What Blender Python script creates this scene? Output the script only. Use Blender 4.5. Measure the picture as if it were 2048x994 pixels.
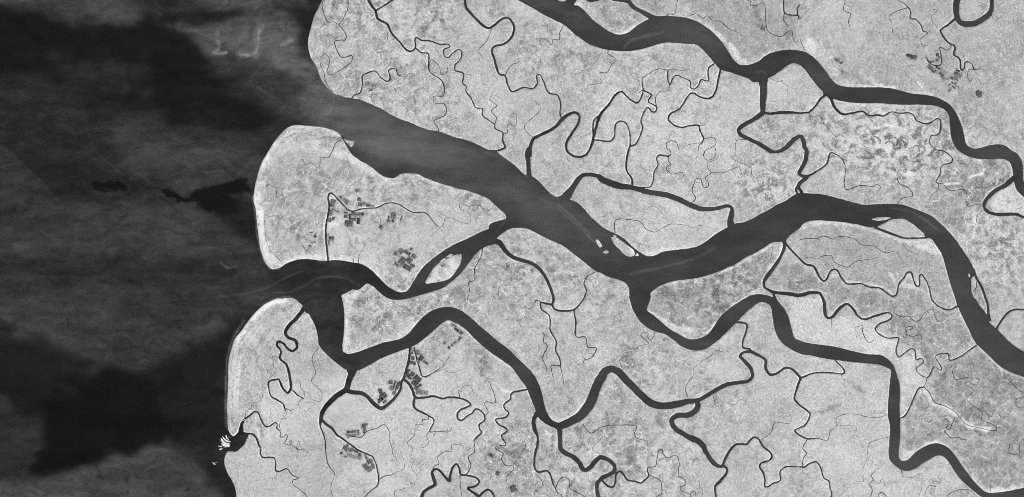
import bpy, math, random
import numpy as np
# ---------------------------------------------------------------- camera, light, exposure
scene = bpy.context.scene
for o in list(bpy.data.objects): bpy.data.objects.remove(o)
C = scene.collection
CAMH = 3600.0
cam_data = bpy.data.cameras.new('camera')
cam = bpy.data.objects.new('camera', cam_data); C.objects.link(cam)
cam.location = (1024.0, -497.0, CAMH)
cam_data.sensor_width = 36.0
cam_data.lens = 36.0*(CAMH-0.9)/2048.0
cam_data.clip_start = 10.0; cam_data.clip_end = 60000.0
scene.camera = cam
scene.unit_settings.scale_length = 20.0          # one unit is about twenty metres of delta
SUN_EL, SUN_AZ = 48.0, 125.0
w = bpy.data.worlds.new('World'); scene.world = w; w.use_nodes = True
nt = w.node_tree; bg = nt.nodes['Background']
sky = nt.nodes.new('ShaderNodeTexSky'); sky.sky_type = 'NISHITA'; sky.sun_disc = False
sky.sun_elevation = math.radians(SUN_EL); sky.sun_rotation = math.radians(SUN_AZ)
hs = nt.nodes.new('ShaderNodeHueSaturation'); hs.inputs['Saturation'].default_value = 0.0   # black-and-white photograph
nt.links.new(sky.outputs[0], hs.inputs['Color']); nt.links.new(hs.outputs[0], bg.inputs[0])
bg.inputs[1].default_value = 0.06
sl = bpy.data.lights.new('sun', 'SUN'); sl.energy = 4.45; sl.angle = math.radians(0.5); sl.color = (1.0, 1.0, 1.0)
so = bpy.data.objects.new('sun', sl); C.objects.link(so)
so.rotation_euler = (math.radians(90-SUN_EL), 0, math.radians(180-SUN_AZ))
so.location = (1024, -497, 2000)
vs = scene.view_settings
vs.view_transform = 'Standard'; vs.look = 'None'; vs.gamma = 1.0; vs.use_curve_mapping = False
vs.exposure = 0.0
scene.cycles.filter_width = 0.9
G = 1.0                                           # spacing of the survey grid, in units
ALB = 0.78                                        # albedo of the whitest sand

# ---- surveyed outlines: tile origin, then points x,y[,width]
D_BIG = """
P sea|the open sea|R: -90,-90 652,-90 A: 820,-60 808,0 785,50 755,110 735,180 720,240 715,290 722,340 738,390 760,420 780,470 800,520 830,565 870,600 905,628 950,642 990,900 943,915 943,910 920,885 870,860 800,842 720,835 640,828 590,840 530,890 490,940 455,994 E: 440,30 415,70 395,120 375,190 362,250 353,310 355,345 365,380 372,430 377,500 386,560 395,630 410,690 430,740 460,780 490,790 530,780 550,770 I: 560,15 500,25 430,60 370,110 320,170 270,240 225,300 205,370 188,440 186,540 182,640 178,740 182,840 190,900 M: 285,330 305,370 335,390 365,365 378,345 390,300 430,235 440,240 422,290 425,330 450,365 480,380 460,420 440,470 400,510 350,545 310,540 270,545 245,600 240,660 255,710 280,770 310,820 340,880 355,940 360,994 362,1500 R: -90,1100
P river|the main estuary|A: 905,628 950,642 1010,650 1060,660 1110,680 1160,702 1210,725 1260,755 1325,787 B: 60,808 120,835 190,860 250,868 300,885 360,908 420,922 470,938 530,965 590,992 F: 640,2 650,20 700,55 760,100 830,165 865,170 900,190 950,240 1000,290 1035,310 1080,300 1130,330 1170,345 1220,390 1260,440 1325,495 G: 40,525 100,553 140,575 180,605 220,645 260,675 310,702 360,700 400,680 450,668 520,660 600,650 660,632 710,600 770,555 840,515 900,486 940,482 1010,455 1060,425 1110,400 1170,365 1250,325 1305,288 H: 0,285 60,288 140,292 220,310 300,332 370,352 420,363 500,360 600,357 680,362 740,382 800,405 860,430 920,475 990,545 1040,605 1090,680 1130,740 1150,790 1158,830 1140,845 1133,880 1145,940 L: 1152,0 1185,60 1235,125 1255,180 1300,220 1340,260 1400,320 1484,375 1700,480 1700,640 1484,545 1370,500 1310,460 1250,400 1185,340 1165,320 1110,210 1070,130 1040,60 H: 1025,970 1010,930 990,860 970,790 950,720 935,680 900,630 870,588 820,588 760,588 700,590 640,575 560,545 510,515 450,510 390,495 300,480 200,470 120,466 60,472 20,490 0,515 G: 1290,540 1245,580 1225,605 1185,608 1140,615 1090,645 1030,680 960,715 900,755 830,785 760,815 670,842 600,855 510,865 440,882 380,910 335,950 K: 330,30 200,30 G: 195,940 185,900 160,875 110,855 50,838 F: 1325,812 1300,805 1240,760 1180,710 1130,670 1080,635 1030,612 960,580 900,548 840,522 780,515 730,522 680,550 640,585 628,618 590,500 703,448 690,420 650,385 620,355 580,320 520,295 450,270 380,255 330,240 240,212 180,190 110,157 60,155 0,160 E: 1290,184 1240,182 1200,165 1150,125 1100,90 1060,70 1020,40 1000,20 985,0 A: 965,960 950,930 943,910
P river|the second channel south of the round-headed island|E: 550,770 590,745 640,728 700,722 760,728 800,735 845,734 900,730 960,735 1010,745 1060,752 1100,772 1140,800 1180,840 1220,880 1260,915 1300,935 1325,942 F: 45,935 65,910 90,870 120,820 160,770 230,710 300,660 370,620 440,590 510,555 580,525 640,505 680,480 703,448 720,480 640,585 630,620 590,630 540,655 490,700 440,770 390,830 330,880 280,915 220,935 140,960 60,985 J: 140,0 60,20 0,32 I: 1325,35 1255,25 1210,0 E: 1180,935 1140,900 1105,885 1050,925 1010,925 970,945 935,965 933,980 I: 935,5 945,40 955,120 955,200 950,270 943,340 950,380 975,390 980,440 965,490 930,470 880,430 830,385 800,350 788,330 775,250 765,210 740,160 720,125 700,118 685,75 650,45 610,20 560,15
P river|the southern river|I: 950,380 975,390 1030,382 1120,350 1220,315 1325,290 J: 60,250 110,190 170,130 230,95 300,80 370,88 430,120 480,160 540,215 600,265 660,315 720,360 780,420 840,475 890,535 920,590 940,650 955,720 975,780 1010,830 1050,850 1060,885 1020,880 960,850 920,815 905,790 890,740 865,680 835,610 790,550 740,480 680,435 600,380 540,330 480,275 430,225 370,185 315,168 280,185 240,220 170,280 110,325 60,350 0,370 I: 1210,415 1130,460 1060,495 1020,510 1000,540 980,520 965,490 900,440
P river|the south-eastern river|G: 195,940 K: 195,0 205,60 230,120 270,180 320,220 370,243 430,260 490,300 540,340 590,360 640,368 690,360 750,325 810,275 860,225 895,190 915,170 950,130 1010,80 1050,52 1085,48 1120,65 1135,90 1145,160 1165,250 1200,310 1250,350 1325,388 L: 60,398 150,418 230,430 350,445 450,453 530,465 580,485 602,500 598,560 590,650 583,740 583,800 597,870 593,960 Q: 817,440 810,500 820,570 850,610 920,665 960,675 1010,673 1060,650 1130,600 1200,560 1260,535 1300,540 1350,580 1400,660 1450,730 1530,810 1600,870 1660,914 1720,960 2500,960 2500,800 2048,832 1900,860 1750,877 1700,870 1650,830 1600,780 1550,720 1500,650 1450,580 1400,510 1350,460 1290,430 1240,423 1180,435 1110,470 1050,510 990,570 950,583 915,575 903,550 903,490 912,400 918,300 915,180 910,60 L: 660,740 663,680 660,600 645,540 625,480 590,430 540,400 450,392 350,372 230,342 100,325 40,315 0,303 K: 1290,285 1275,240 1250,150 1220,90 1190,55 1165,25 1110,3 G: 1060,955 1000,963 950,990 K: 900,60 850,95 800,140 760,200 720,255 680,280 640,292 590,292 530,265 470,230 420,190 370,145 310,100 310,90 328,40 G: 334,960
P river|the northern river|X: -200,-180 100,0 300,110 450,195 600,270 690,318 760,375 850,455 930,512 B: 1180,240 1240,285 1325,318 C: 60,330 130,338 200,338 260,328 330,310 390,290 440,282 510,285 580,290 630,293 660,310 700,350 755,415 800,460 860,478 920,498 980,520 1020,545 1095,525 1150,500 1200,465 1240,435 1280,418 D: 0,432 40,470 80,525 120,575 160,615 185,640 220,655 290,672 370,682 440,684 520,682 600,690 700,693 800,693 880,698 940,715 975,745 990,780 995,850 1000,900 1015,945 H: 1045,0 1100,35 1160,55 1230,60 1300,58 1350,60 1390,80 1405,120 1415,170 1420,220 1435,260 1470,300 1600,380 1600,290 1484,210 1478,160 1475,100 1465,60 1440,25 D: 1400,994 1370,970 1320,957 1260,962 1200,978 1160,985 1120,970 1100,950 1090,910 1080,860 1060,800 1030,740 990,690 950,665 900,642 830,628 760,622 710,612 650,595 590,583 520,578 430,578 350,578 280,570 240,555 210,525 170,470 130,420 90,380 40,345 0,335 C: 1260,328 1200,335 1150,345 1100,365 1060,398 1030,415 990,428 945,432 915,422 890,400 865,365 840,325 810,280 770,235 720,190 660,150 610,128 560,115 500,108 450,105 400,105 X: 1960,210 1880,205 1800,190 1785,238 1720,270 1620,330 1520,410 1440,440 1370,440 1250,390 1150,320 1050,240 960,140 880,75 820,60 850,0 900,-250
I island|pale teardrop island in the second channel|F: 405,688 408,720 395,760 365,810 330,850 280,870 220,880 168,882 185,840 215,790 250,755 300,725 350,700
I island|leaf-shaped grey island hugging the inside of the eastern river bend|H: 512,510 560,485 600,462 650,455 690,458 740,485 790,525 825,560 828,574 780,578 720,580 680,577 630,556 580,536 540,520
I island|tall thin wooded island beside the east bank|H: 1145,848 1170,872 1168,905 1155,940 1160,985 1137,940 1135,880
I sandbar|slim pale sandbar above the teardrop island|F: 262,741 280,722 300,713 297,728
I sandbar|short grey sandbar touching the top of the teardrop island's channel|F: 300,714 318,696 348,688 342,702
I sandbar|grey sandbar lying west of the leaf-shaped island|H: 475,460 510,448 550,443 602,449 570,463 510,468
I island|pale oblong island where the two big rivers join|G: 75,578 110,580 140,600 180,630 220,660 230,680 228,700 180,704 160,690 130,660 95,625 80,600
I sandbar|tiny pale sandbar at the tip of the oblong island|G: 232,700 238,687 248,684 258,700
I sandbar|tiny sandbar above the oblong island|G: 85,565 100,563 110,573 95,575
I sandbar|ragged white sandbar in the middle of the main estuary|G: 20,675 40,665 58,675 55,683 25,684
I sandbar|leaning white sandbar upstream of the ragged one|F: 1295,597 1310,594 1325,610 1340,640 1325,646 1305,620
I sandbar|small bright sandbar cut by the top edge of the northern river|X: 590,-60 610,0 640,14 680,18 718,0 740,-60
I sandbar|needle-thin bright sandbar in the eastern river bend|H: 1117,818 1124,818 1127,845 1119,840
I sandbar|low mudbank at the mouth of the island's north creek|A: 955,918 985,932 1018,935 1015,960 1000,975 980,950 960,935
"""
D_CREEK = """
D: 60,745,10 100,705,12 140,650,14 165,630,16 180,610
D: 165,615,26 200,645,22 225,700,18 260,745,16 290,757,14 350,748,12 410,737,10 460,765 520,762,12 555,768,10 600,742,8 660,750 720,747 750,762 775,800,9 850,818 890,795,7 915,785 930,800 930,860 915,890 868,900,6 862,950 890,985 910,994 H: 940,3,7 975,20 1010,60 1000,82 940,105,6 925,165,7 900,210 915,225,5 915,260,4 885,290 860,320,3 855,430
C: 1075,500,80 1082,560,52 1083,620,46 1078,680,38 1075,745,32 1040,775,30 985,810,26 935,840,26 918,865,22 935,893,24 975,915,24 1040,945,26 1090,975,28 1130,1000 G: 1125,5,18 1160,12,18 1195,5,22 1225,-12,26 C: 1250,960,32 1290,920,28 1325,903,24 D: 8,905,25 22,930,28 30,975,28 H: 42,0,26 38,60,28 15,115,26 -5,150,26 10,168,22 50,175,20
C: 1080,748,14 1140,752,16 1200,745,20 1260,745,18 1325,748,12 D: 60,745,10
H: 50,178,22 30,195,24 0,218,22 G: 1300,268,16 1305,285,10 1250,325,6
H: 5,215,24 -8,245,18 8,275,22 10,290,24
D: 555,775,8 510,820,7 475,865 470,895 500,905,6 530,925 540,970,8 590,935,5 635,968 650,928 680,935 700,975 730,982,4 775,965 790,994 H: 785,30 750,60 750,75 795,82 805,100 770,135,3 715,138 690,152 685,132 645,150,4 660,225,5 700,238 745,285 745,305 680,318 645,357
D: 468,893,3 420,893 400,910 410,928 455,932 450,945 418,955 425,970 480,985
D: 60,745,4 65,770 100,775 125,765 145,785 155,815 210,875,3 250,935 235,965 232,994
D: 1038,-80,42 1038,0 1035,60,40 1040,110,36 1065,150,36 1110,158,38 1170,150,38 1220,120,36 1250,95,34 1268,60,28 1270,0,26 1270,-80
D: 1020,130,14 980,165,12 930,200 940,225 970,270 1000,292,10 1020,300 1028,320,12 1018,360,10 1055,385 1063,420 1065,455 1075,465,8 1088,450 1090,420 1110,408,7 1140,425 1155,460 1170,463,4 1190,455,3 1240,470
D: 1000,295,6 998,315 975,332 925,312 930,340 938,400,7 930,428 890,433 855,412 835,380,6
D: 1155,462,4 1125,460 1110,500 1130,545 1140,520,3 1180,525 1198,550 1197,590
D: 600,-20,5 645,0 700,30,6 718,50,7 733,75 730,115 770,130 805,170 815,205 848,218,5 800,260,4 810,295 850,303,3
D: 715,52,5 630,80 590,115 608,150,4 613,210 635,235,3 650,230 665,270
D: 735,125,3 725,150 750,165 745,190
D: 300,-20,4 300,0 290,70 335,90,5 320,140 328,180,4
D: 335,62,3 350,40 372,10
D: 875,60,3 905,70 870,110 885,150 915,185
D: 1268,100,4 1280,125 1320,120,3 1360,90
D: 0,125,4 40,80,3 60,60
D: 0,30,4 20,35 30,-10
D: 0,255,3 30,330
P4: 235,95,4 290,150 300,245 345,245 400,200
P4: 1000,400,4 930,380 880,340 895,300 850,285 790,325 765,370 765,480 800,530,3
C: 55,330,4 55,360,5 100,385 70,440 45,480 0,480,4
C: 0,525,4 10,545 0,555
B: 860,1030,26 860,994,24 870,950,22 885,918 960,880,20 1030,840 1075,790,22 1120,755,20 1160,745,14 1188,770 1180,820 1140,880,16 1105,940 1103,994,14 F: 1130,28 1170,45 1220,38 1255,0 C: 0,765,18 60,690,14 110,620,12 145,607,10 180,640 245,680 270,650,8 285,600,7 282,520,4 310,498 380,458 450,465
C: 450,465,8 448,520 465,560,7 480,520 505,500,6 560,520 597,540,7 600,580 620,590 655,560 670,528 718,536 715,480,8 720,450 755,422
C: 450,465,3 490,458 545,468 590,458 600,475,2
C: 285,598,9 340,628,8 320,670 375,708,9 365,742 345,740,8 315,712 272,795 282,845 235,955 200,972,9 190,994,12 G: 190,0,14 175,80,12 178,140 210,190 215,240
C: 375,708,6 368,650,5 400,605,4 440,603 458,585,3 460,560
C: 282,595,4 255,615,3 250,590 265,540 225,520 195,465
B: 1282,925,8 1325,930 C: 70,935 95,900 105,820 135,803 170,815 195,870 200,970
C: 800,440,18 800,455,14 785,520,12 768,600 745,640 715,652 660,640,10 615,615 590,628,9 550,690 520,725 465,755 452,785 480,820 530,843 600,832 650,832,10 665,870,9 685,922 655,970,4 650,994 G: 648,40,3 630,60 632,90,2
C: 685,922,4 745,912 770,935 760,965 700,994 G: 685,40 710,66 745,60 768,30 765,-10
C: 655,832,3 690,828 700,785,2 715,790 712,810
C: 685,945,3 600,955 560,970 540,994
C: 525,994,5 505,945 470,932 440,950 450,994 G: 460,0 470,30 455,42,6 452,75,5 468,92 440,120 470,155 510,155,4 545,148 555,178,3
C: 975,925,3 910,930 898,950 900,994 G: 895,40 865,48 910,75 1000,122 1005,170 1020,215,2
C: 590,105,5 640,92 680,122 710,105 750,138 800,142 860,195 905,212,4 960,250,3 1010,290,2
C: 1000,-20,4 998,35 1040,35 1085,20 1097,60,5 1098,150 1115,205 1160,235 1205,240,4 1240,215 1270,200 1285,275 1310,278
C: 1215,-20,6 1215,0 1222,80,8 1250,98 1310,103 1318,125
C: 1310,103,7 1308,50 1325,30,6
C: 1222,85,6 1218,130 1245,175,5
C: 1125,518,3 1190,542 1205,530 1215,550,2 1245,575 1240,620
C: 440,105,4 460,92 490,95 515,0,3
B: 430,-20,14 430,0 440,50,16 500,120 560,175,18 590,185,14 620,170 660,135 710,118,12 745,150,14 755,200 735,250 690,290,12 620,310 608,340,14 625,390 640,450 660,492,12 695,500,10 710,550 740,605 770,598,8 820,578 880,585 910,550 905,500,7 925,493 950,540,8 985,615 1040,630 1065,700 1060,750 1070,785
B: 612,182,4 575,270 515,345,3 540,370 515,400
B: 695,500,5 740,430 788,410,4 780,360,3 800,320
B: 1085,165,4 1060,220 1055,262 1015,262 1005,295 965,258 925,258,3 940,320 892,345 930,400 925,435,2 900,430
B: 885,912,4 850,885 825,850 830,825 935,718 885,660,3
A: 1115,-20,18 1115,0 1140,40,16 1165,75 1175,120 1240,160,14 1270,220 1325,280,12 B: 0,280,10 40,330 70,338 100,320,9 102,250 145,268,8 190,268 260,292 320,295 330,310,7 290,330 290,365 318,382 350,350,8 390,328 410,350 400,390,7 365,430 365,465 415,482 420,510 415,548 440,575 435,600 470,650 505,715 545,718 545,760 625,825 630,850,8 680,880 680,930,10 695,975,12 640,1000,12
A: 1165,70,10 1220,35 1290,-10
B: 105,320,8 140,348 185,355 190,420 195,470,7 280,540 293,610,6 285,635 225,640,5 225,680 290,688 307,720 300,760 225,805 248,840 255,868
B: 195,430,4 208,395 240,420 262,445 270,490 290,495 310,475 315,445,3
B: 690,885,4 710,880 710,840 730,820 760,838 772,800,3 765,750 745,755
B: 625,825,6 640,780,5 605,735 640,700 595,660,4 610,630,3 650,640 670,655
B: 415,482,3 440,492,2 470,495
B: 1325,760,10 1285,800 1278,870 1282,925,12 1260,985
B: 1325,555,3 1245,568 1250,600,2 1285,605
B: 1245,565,2 1262,520 1235,483 1212,510 1208,590 1225,630
B: 0,500,3 40,512 60,487 100,500,2
A: 840,-10,5 810,20 850,145 885,145 920,160 950,120 980,50 980,-10
A: 920,160,6 970,240 955,270 895,270 895,300 940,380 1005,368 1012,390,5 980,430 920,470,4 860,495 840,480 858,420 850,375 825,362 797,385 800,430 820,480 840,560 880,600
A: 1003,655,8 1020,630,7 1060,615 1075,560 1075,500 1100,487 1160,470 1200,515 1240,538 1260,520 1250,465 1270,455 1300,462 1310,495 1325,500,6
A: 1245,225,3 1235,270 1180,310,2 1175,345,3 1230,345,2 1265,375 1258,440
A: 1020,190,2 985,190 985,120 1020,112 1060,130 1068,90 1160,85
A: 945,908,5 915,915,4 820,908,3 780,930,2
A: 942,905,10 950,912,6 900,950,5 880,994 E: 848,50 800,48,4 795,100 780,118 740,85 700,98,3 685,65 650,60,2
E: 850,745,10 840,650,11 833,560 835,490 850,420 855,370 848,310,10 862,285 890,300,9 930,345 980,395,8 1010,405 1060,392 1120,385,7 1170,382 1220,358 1260,350 1325,363 F: 40,390 90,413 160,413 190,435,6 230,485 262,512,5 285,495,4 298,458 320,447,3 370,465 440,487 463,480 465,425 395,385,4 395,360 420,360 450,372 525,365 560,402 590,400 628,360
E: 1165,382,3 1170,420 1192,445 1195,490
E: 445,238,4 460,225 480,240 508,248 505,305 520,315 545,295 560,330,3 550,370 570,390,2
E: 430,400,3 430,500 440,600 470,670 520,720,4 543,745 543,770
E: 1050,750,4 1055,700,3 1095,630
E: 1015,745,4 1030,650,2 1035,580
F: 850,-10,24 840,30,30 850,70 852,120,28 855,168,34
F: 1100,310,60 1120,285,50 1143,250,36 1175,205,34 1205,170,28 1250,162,26 1325,178,30 G: 0,185,38 50,212,44 120,236 210,248,32 280,268,34 360,285 440,298,36 510,322 590,360,34 660,388,32 720,392,28 780,385,24 850,370,22 872,385 872,420,34 865,460,38 868,500,50
F: 1105,30,3 1110,60 1140,90 1140,130
F: 1210,50,3 1220,80 1250,85
F: 625,600,40 660,615,34 700,670,28 740,705,26 800,730,24 860,745 920,785,22 970,855,20 1000,925,18 1018,994,16 J: 1008,60,14 1020,90,12 1050,103 1150,97,10 1200,50,8 1228,0 F: 1235,935,7 1220,880 1240,840,6 1290,808
F: 548,642,5 540,700 495,790,6 495,860,5 455,880 460,930 445,994
F: 655,994,3 660,905,4 680,900,3
F: 1100,825,3 1150,838 1205,832
G: 230,245,8 290,248 330,243,7 350,210 360,140 385,95 375,50 395,32 455,42 470,30,5
G: 612,345,6 635,320 613,280,5 620,230 640,190 665,190 685,240 710,248 720,220 698,185 735,150 715,120,4 712,90,3 780,55 785,30
G: 735,150,4 830,148,3 920,112 940,165,2
G: 685,40,3 700,0
G: 100,548,6 95,500,5 105,465 140,457 200,462 270,478 300,520,4 360,543 400,528,3 460,492 540,495 620,512 660,500,2 740,515
G: 270,478,2 300,400 340,375 380,385 420,430
G: 1220,600,28 1222,640,22 1195,710,20 1150,780,24 1105,840 1085,880,16 1095,912,14 1140,938,18 1160,945,20 1230,950,24 1325,962 H: 70,945,22 130,950,18 152,985,18 L: 148,20,22 160,50 165,110 175,145,18 190,152,16 215,145,18 240,115,20 270,80,20 315,60,16 350,90 385,140,14 425,160,12 510,135,14 590,117,8 610,140 590,165,10 530,190 500,220 515,250,8 580,285 655,283,7 645,320 637,380 655,410 700,380,6 740,355,7 762,370 770,430 800,420,6 822,440 790,470 768,490 800,530 845,545 865,520,7 890,475,6 930,498 940,490,7 900,405,6 985,392,7 990,430 1050,415,8 1110,375 1170,332
G: 1225,615,14 1270,665,12 1325,722 H: 40,758,14 90,770 115,815 140,855,12 160,868,11 180,850 200,805,10 225,790 250,800 270,840 310,885 400,885 460,908 530,915 580,950 615,970 640,955 655,890 690,845,9 710,812 735,810 750,850 770,900 790,900 793,830,8 805,825 830,855,7 855,910,8 875,994 L: 885,45 925,80 990,97,9 1030,80,10 1055,65,16
G: 1140,935,16 1150,960 1165,995,20
G: 1145,640,3 1130,730
G: 190,900,3 160,930
H: 55,172,14 120,135,10 180,85 200,20,9 215,18,7 270,50 295,90,6 298,170 292,235 305,262 400,235 480,240,5 515,228,4 533,245 500,290,2 450,340
H: 400,235,3 402,210 450,212,2 480,180
H: 915,220,6 945,222,5 985,265 1095,270 1100,330,4 1115,372 1160,362 1218,358
H: 1225,390,3 1180,430 1160,500 1120,540
H: 1418,185,36 1360,235,28 1300,265,26 1260,300 1230,335,20 1218,370,18 1240,405,22 1300,425,20 1380,425 1430,425 1484,445,16 1600,480
H: 0,595,5 50,585 100,588 160,570,6 220,590,5 250,575 360,590,4 410,628 490,635 560,680 640,670,3 655,680
H: 40,715,3 60,708 120,722 150,703,4 210,703 225,740 320,775 360,742 500,715,3 525,700
H: 565,640,3 565,680
H: 685,620,3 700,650 770,695
H: 640,675,3 690,750,2
H: 1150,790,14 1170,850,14 1200,900,16 1220,950 1235,994 L: 1245,70,14 1250,120,16 1255,165,22
H: 1168,870,5 1170,900 1150,940
H: 828,562,5 830,585
H: 500,515,16 560,538,14 640,565,10 700,585 780,584 870,580,8
L: 1303,222,14 1345,155,12 1380,115 1420,97,11 1460,95,10 1484,97 1600,130
L: 845,545,5 820,608,6 790,615,8 760,670 720,760 690,805 662,818
L: 820,608,6 860,650 890,710 960,735,5 1020,770 1100,855,4 1180,878 1270,898,5 1320,905,7 1370,945 1385,994 Q: 1918,430 1912,510 1960,523,6 2005,505 2010,430,5 2048,370,4
L: 1000,440,3 1005,480,4 1030,555,5 1110,548,4 1187,560 1165,598 1110,572 1095,595 1150,630 1105,690 1205,780,5 1205,830 1260,850 1300,880 1300,900,6
L: 1205,780,4 1220,770 1265,808 1285,765,3 1310,775 1330,805,4 1375,805 1380,795,3
L: 635,130,5 680,145 715,140 770,178,4 805,150 815,128 880,92 895,140 920,178 970,155,2
L: 695,255,5 705,215 735,207 748,220 710,235 705,255,4 745,275 795,265 810,298
L: 430,170,7 415,230,6 430,285,5 460,315,4 490,300,3
L: 415,200,3 362,220,2 380,250 370,290
L: 210,160,3 210,215,2
L: 950,840,4 965,822,5 980,835 972,885 990,890 1005,860,6 1025,812,4
L: 955,900,5 1000,945,6 1050,945 1070,955,5 1110,962,4
L: 1355,515,3 1360,540,4 1400,580,5 1450,630 1484,650 1560,690
L: 1560,670,4 1484,680 1435,690 1440,745 1484,745 1560,735
K: 905,180,12 940,183 970,195 965,250 945,310,11 948,348 990,358 1005,375,12
K: 366,243,4 340,297 318,285 315,252 280,252 270,265 320,318 300,330,3 250,340 245,370 180,405 130,435 155,495
K: 585,685,5 565,610,4 615,540 620,490,3 680,435 740,400 760,370 815,375,2
K: 748,665,4 775,740 800,740,3 820,708 890,728 930,692 965,710 950,735,2
K: 1068,960,4 1130,915 1160,845 1255,850,3 1265,800 1240,775 1200,780,2
J: 1045,870,44 1080,862,50 1130,838,52 1200,795,60 1260,715,66 1290,640,62 1325,560,60 K: 12,545,60 35,505,52 80,490,44 125,512,50 170,560 225,615,48 280,670 340,718,50 420,735,46 500,725 580,705,36 640,698,28 700,672,26 760,635 830,597 920,580,24 980,570,20 1010,540 1000,490,24 960,440 928,405,18 950,382,16 1000,378,20 1050,400,18 1095,430 1100,490 1130,528 1170,520,14 1230,483 1270,490 1325,545,16 L: 5,560,14
K: 640,705,30 650,730,36 630,770 580,795 510,800,34 475,835,32 500,885,34 560,925,32 620,960,34 O: 900,400,44 960,430,56 1020,480 1055,550,44 1100,620,46 1140,665 1190,688,30 1240,690,26 1265,720,22 1250,770,24 1190,840,28 1145,890,22 1145,940,18 1165,1060
K: 1325,560,14 1295,650,12 1290,690 1325,730 L: 65,785,10 60,820 30,865 0,878,8 K: 1290,900 1325,930,10 L: 45,952,9 Q: 160,380,7 230,395 255,390 280,310,6 335,265,5 330,200 380,165 500,155,4 600,178 720,185 805,160
L: 5,550,12 90,518,9 200,515,8 290,520,9 290,495 230,430,10
Q: 70,385,8 25,470 60,510 30,560,6 22,645
Q: 20,650,3 15,760 0,790,2
O: 1215,685,22 1245,610,24 1300,520 1350,472,20 1400,468,18 1460,468 1500,420 1540,400,16 1580,425 1620,490 1690,550 1710,590 1690,625,15 1600,660,16 1585,690 1620,750 1638,820 1640,890,14 1670,892,16 1720,860,13 1790,830 1790,740,12 1830,700,11 1900,690 1988,695,12 Q: 40,640,14 90,605,13 150,595 190,650 220,740,12 265,770 275,840,11 290,880 275,960
Q: 335,265,3 500,265 520,300 460,320,2 450,370 495,425
Q: 265,770,3 305,680,2 310,620
Q: 820,365,4 770,375 640,420 625,450 610,570 565,690,3 580,770 520,770 355,914 300,970
Q: 725,675,3 690,680,5 655,720,6 670,762,7 630,790 660,850 620,960
Q: 670,762,4 725,790 745,750,3 770,770 770,810,2
Q: 725,960,8 725,880 745,872 830,945
Q: 925,670,6 950,735,5 1050,725,4 1090,695 1112,720 1110,840 1085,914 1070,970
Q: 1140,960,5 1150,860 1190,805 1240,820 1215,775 1240,770 1265,790 1290,760 1265,735,4 1285,690,3
Q: 1320,960,5 1370,880 1500,845 1560,855 1600,890
Q: 1912,515,5 1850,485,4 1790,490,3 1785,540 1810,610,2 1795,710 1745,790,3 1742,865,4
O: 1000,1040,5 1020,930,4 990,880 990,855,3 960,830
O: 1250,620,3 1310,620 1360,655 1355,690,2 1410,710 1395,800
I: 686,90,30 670,115,26 640,150,24 580,215,22 565,250,20 590,285 630,300 642,340,18 615,370,16 580,355,14 545,315 515,310,16 510,335,14 535,370,12 530,420 570,460,14 590,520,16 600,620,14 580,648,12 550,620 520,560 500,560,10 455,575 460,640,8 470,670 510,695,10 550,720,8 560,750,6 600,765,5 605,790,3
M: 840,80,6 850,130 865,170,5 860,210,4 820,215,5 800,250 790,290 800,325,4
I: 600,620,9 650,665,8 685,685,7
I: 685,685,4 650,715 655,730,3 700,770 730,750
I: 690,680,4 690,640,3 665,610 665,580 640,545,2
I: 788,345,5 745,410,4 750,460 768,520 738,570 790,620,3 810,660 790,705 745,690 720,650 690,640
I: 535,425,4 510,408 478,408 490,440,3 488,470 505,500 480,535 450,560
I: 455,610,4 420,615,3 415,670 385,710 345,720 340,745 305,775 298,820,4
M: 410,320,44 415,270,26 440,225,16 490,185,14 545,145 575,155,13 610,230 655,295 700,285,12 745,255,11 765,275,10 762,310 795,340,9 800,400 825,395,8 855,372 870,385 860,420 835,460 860,470,7 900,475 905,430,6 890,440 900,465 965,520 975,575,5 955,610,4
M: 965,520,5 960,500,6 985,435,5 995,460 975,500 965,520 1030,520,4 1070,545 1055,590,3
M: 420,310,8 430,340,6 460,360
M: 440,370,36 490,365,16 530,375,18 560,415 585,480,16 598,500,14 600,570 620,598 700,600,13 740,610,12 748,680 755,735 800,735,11 860,712,10 900,755,9 930,785 980,803,8 960,815 925,825 925,860 990,920 1050,970 1075,1050
M: 760,745,4 760,790,3 735,810 720,800,2 735,870 770,915 755,950
I: 1008,500,60 1000,530,44 988,560,40 968,625,34 910,665 850,720,32 810,780,28 800,835,22 M: 1195,290,12 1220,350,11 1245,450,10 1250,560,9 1275,670 1335,760,8 1330,800,6 1305,870 1305,940 1345,1050
M: 1203,215,26 1240,260 1310,310,24 1360,375,22 1430,425,18 1500,475,16 1560,520 1640,560,14 1715,595,13 1745,660,12 1765,740 1775,830,11 1760,880,10 1700,930,9 1640,994 1600,1060
M: 1430,415,10 1500,395,9 1610,395 1660,340,8 1760,310 1830,278 1885,345,7 1880,420 1910,510,6 1915,570,5 1950,610 1955,640,4
M: 1835,275,3 1840,240 1900,215 1920,215
M: 1778,820,8 1840,785 1920,770,7 1960,740,6 1990,735 N: 40,705,5 45,660,4 20,580,3 0,535
M: 1335,785,4 1360,785,3 1410,725 1430,740,2
M: 1715,590,3 1760,545 1820,520 1830,490,2
M: 1930,940,6 1950,925,5 1990,925,4
M: 1930,940,5 1945,1040,6
I: 968,632,28 1010,645 1070,650,26 1110,675,24 1150,720,28 1200,750,24 1250,720,20 1290,680,18 1325,630,16 J: 10,575 25,550 40,500 60,420 65,360,14 62,345
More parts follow.
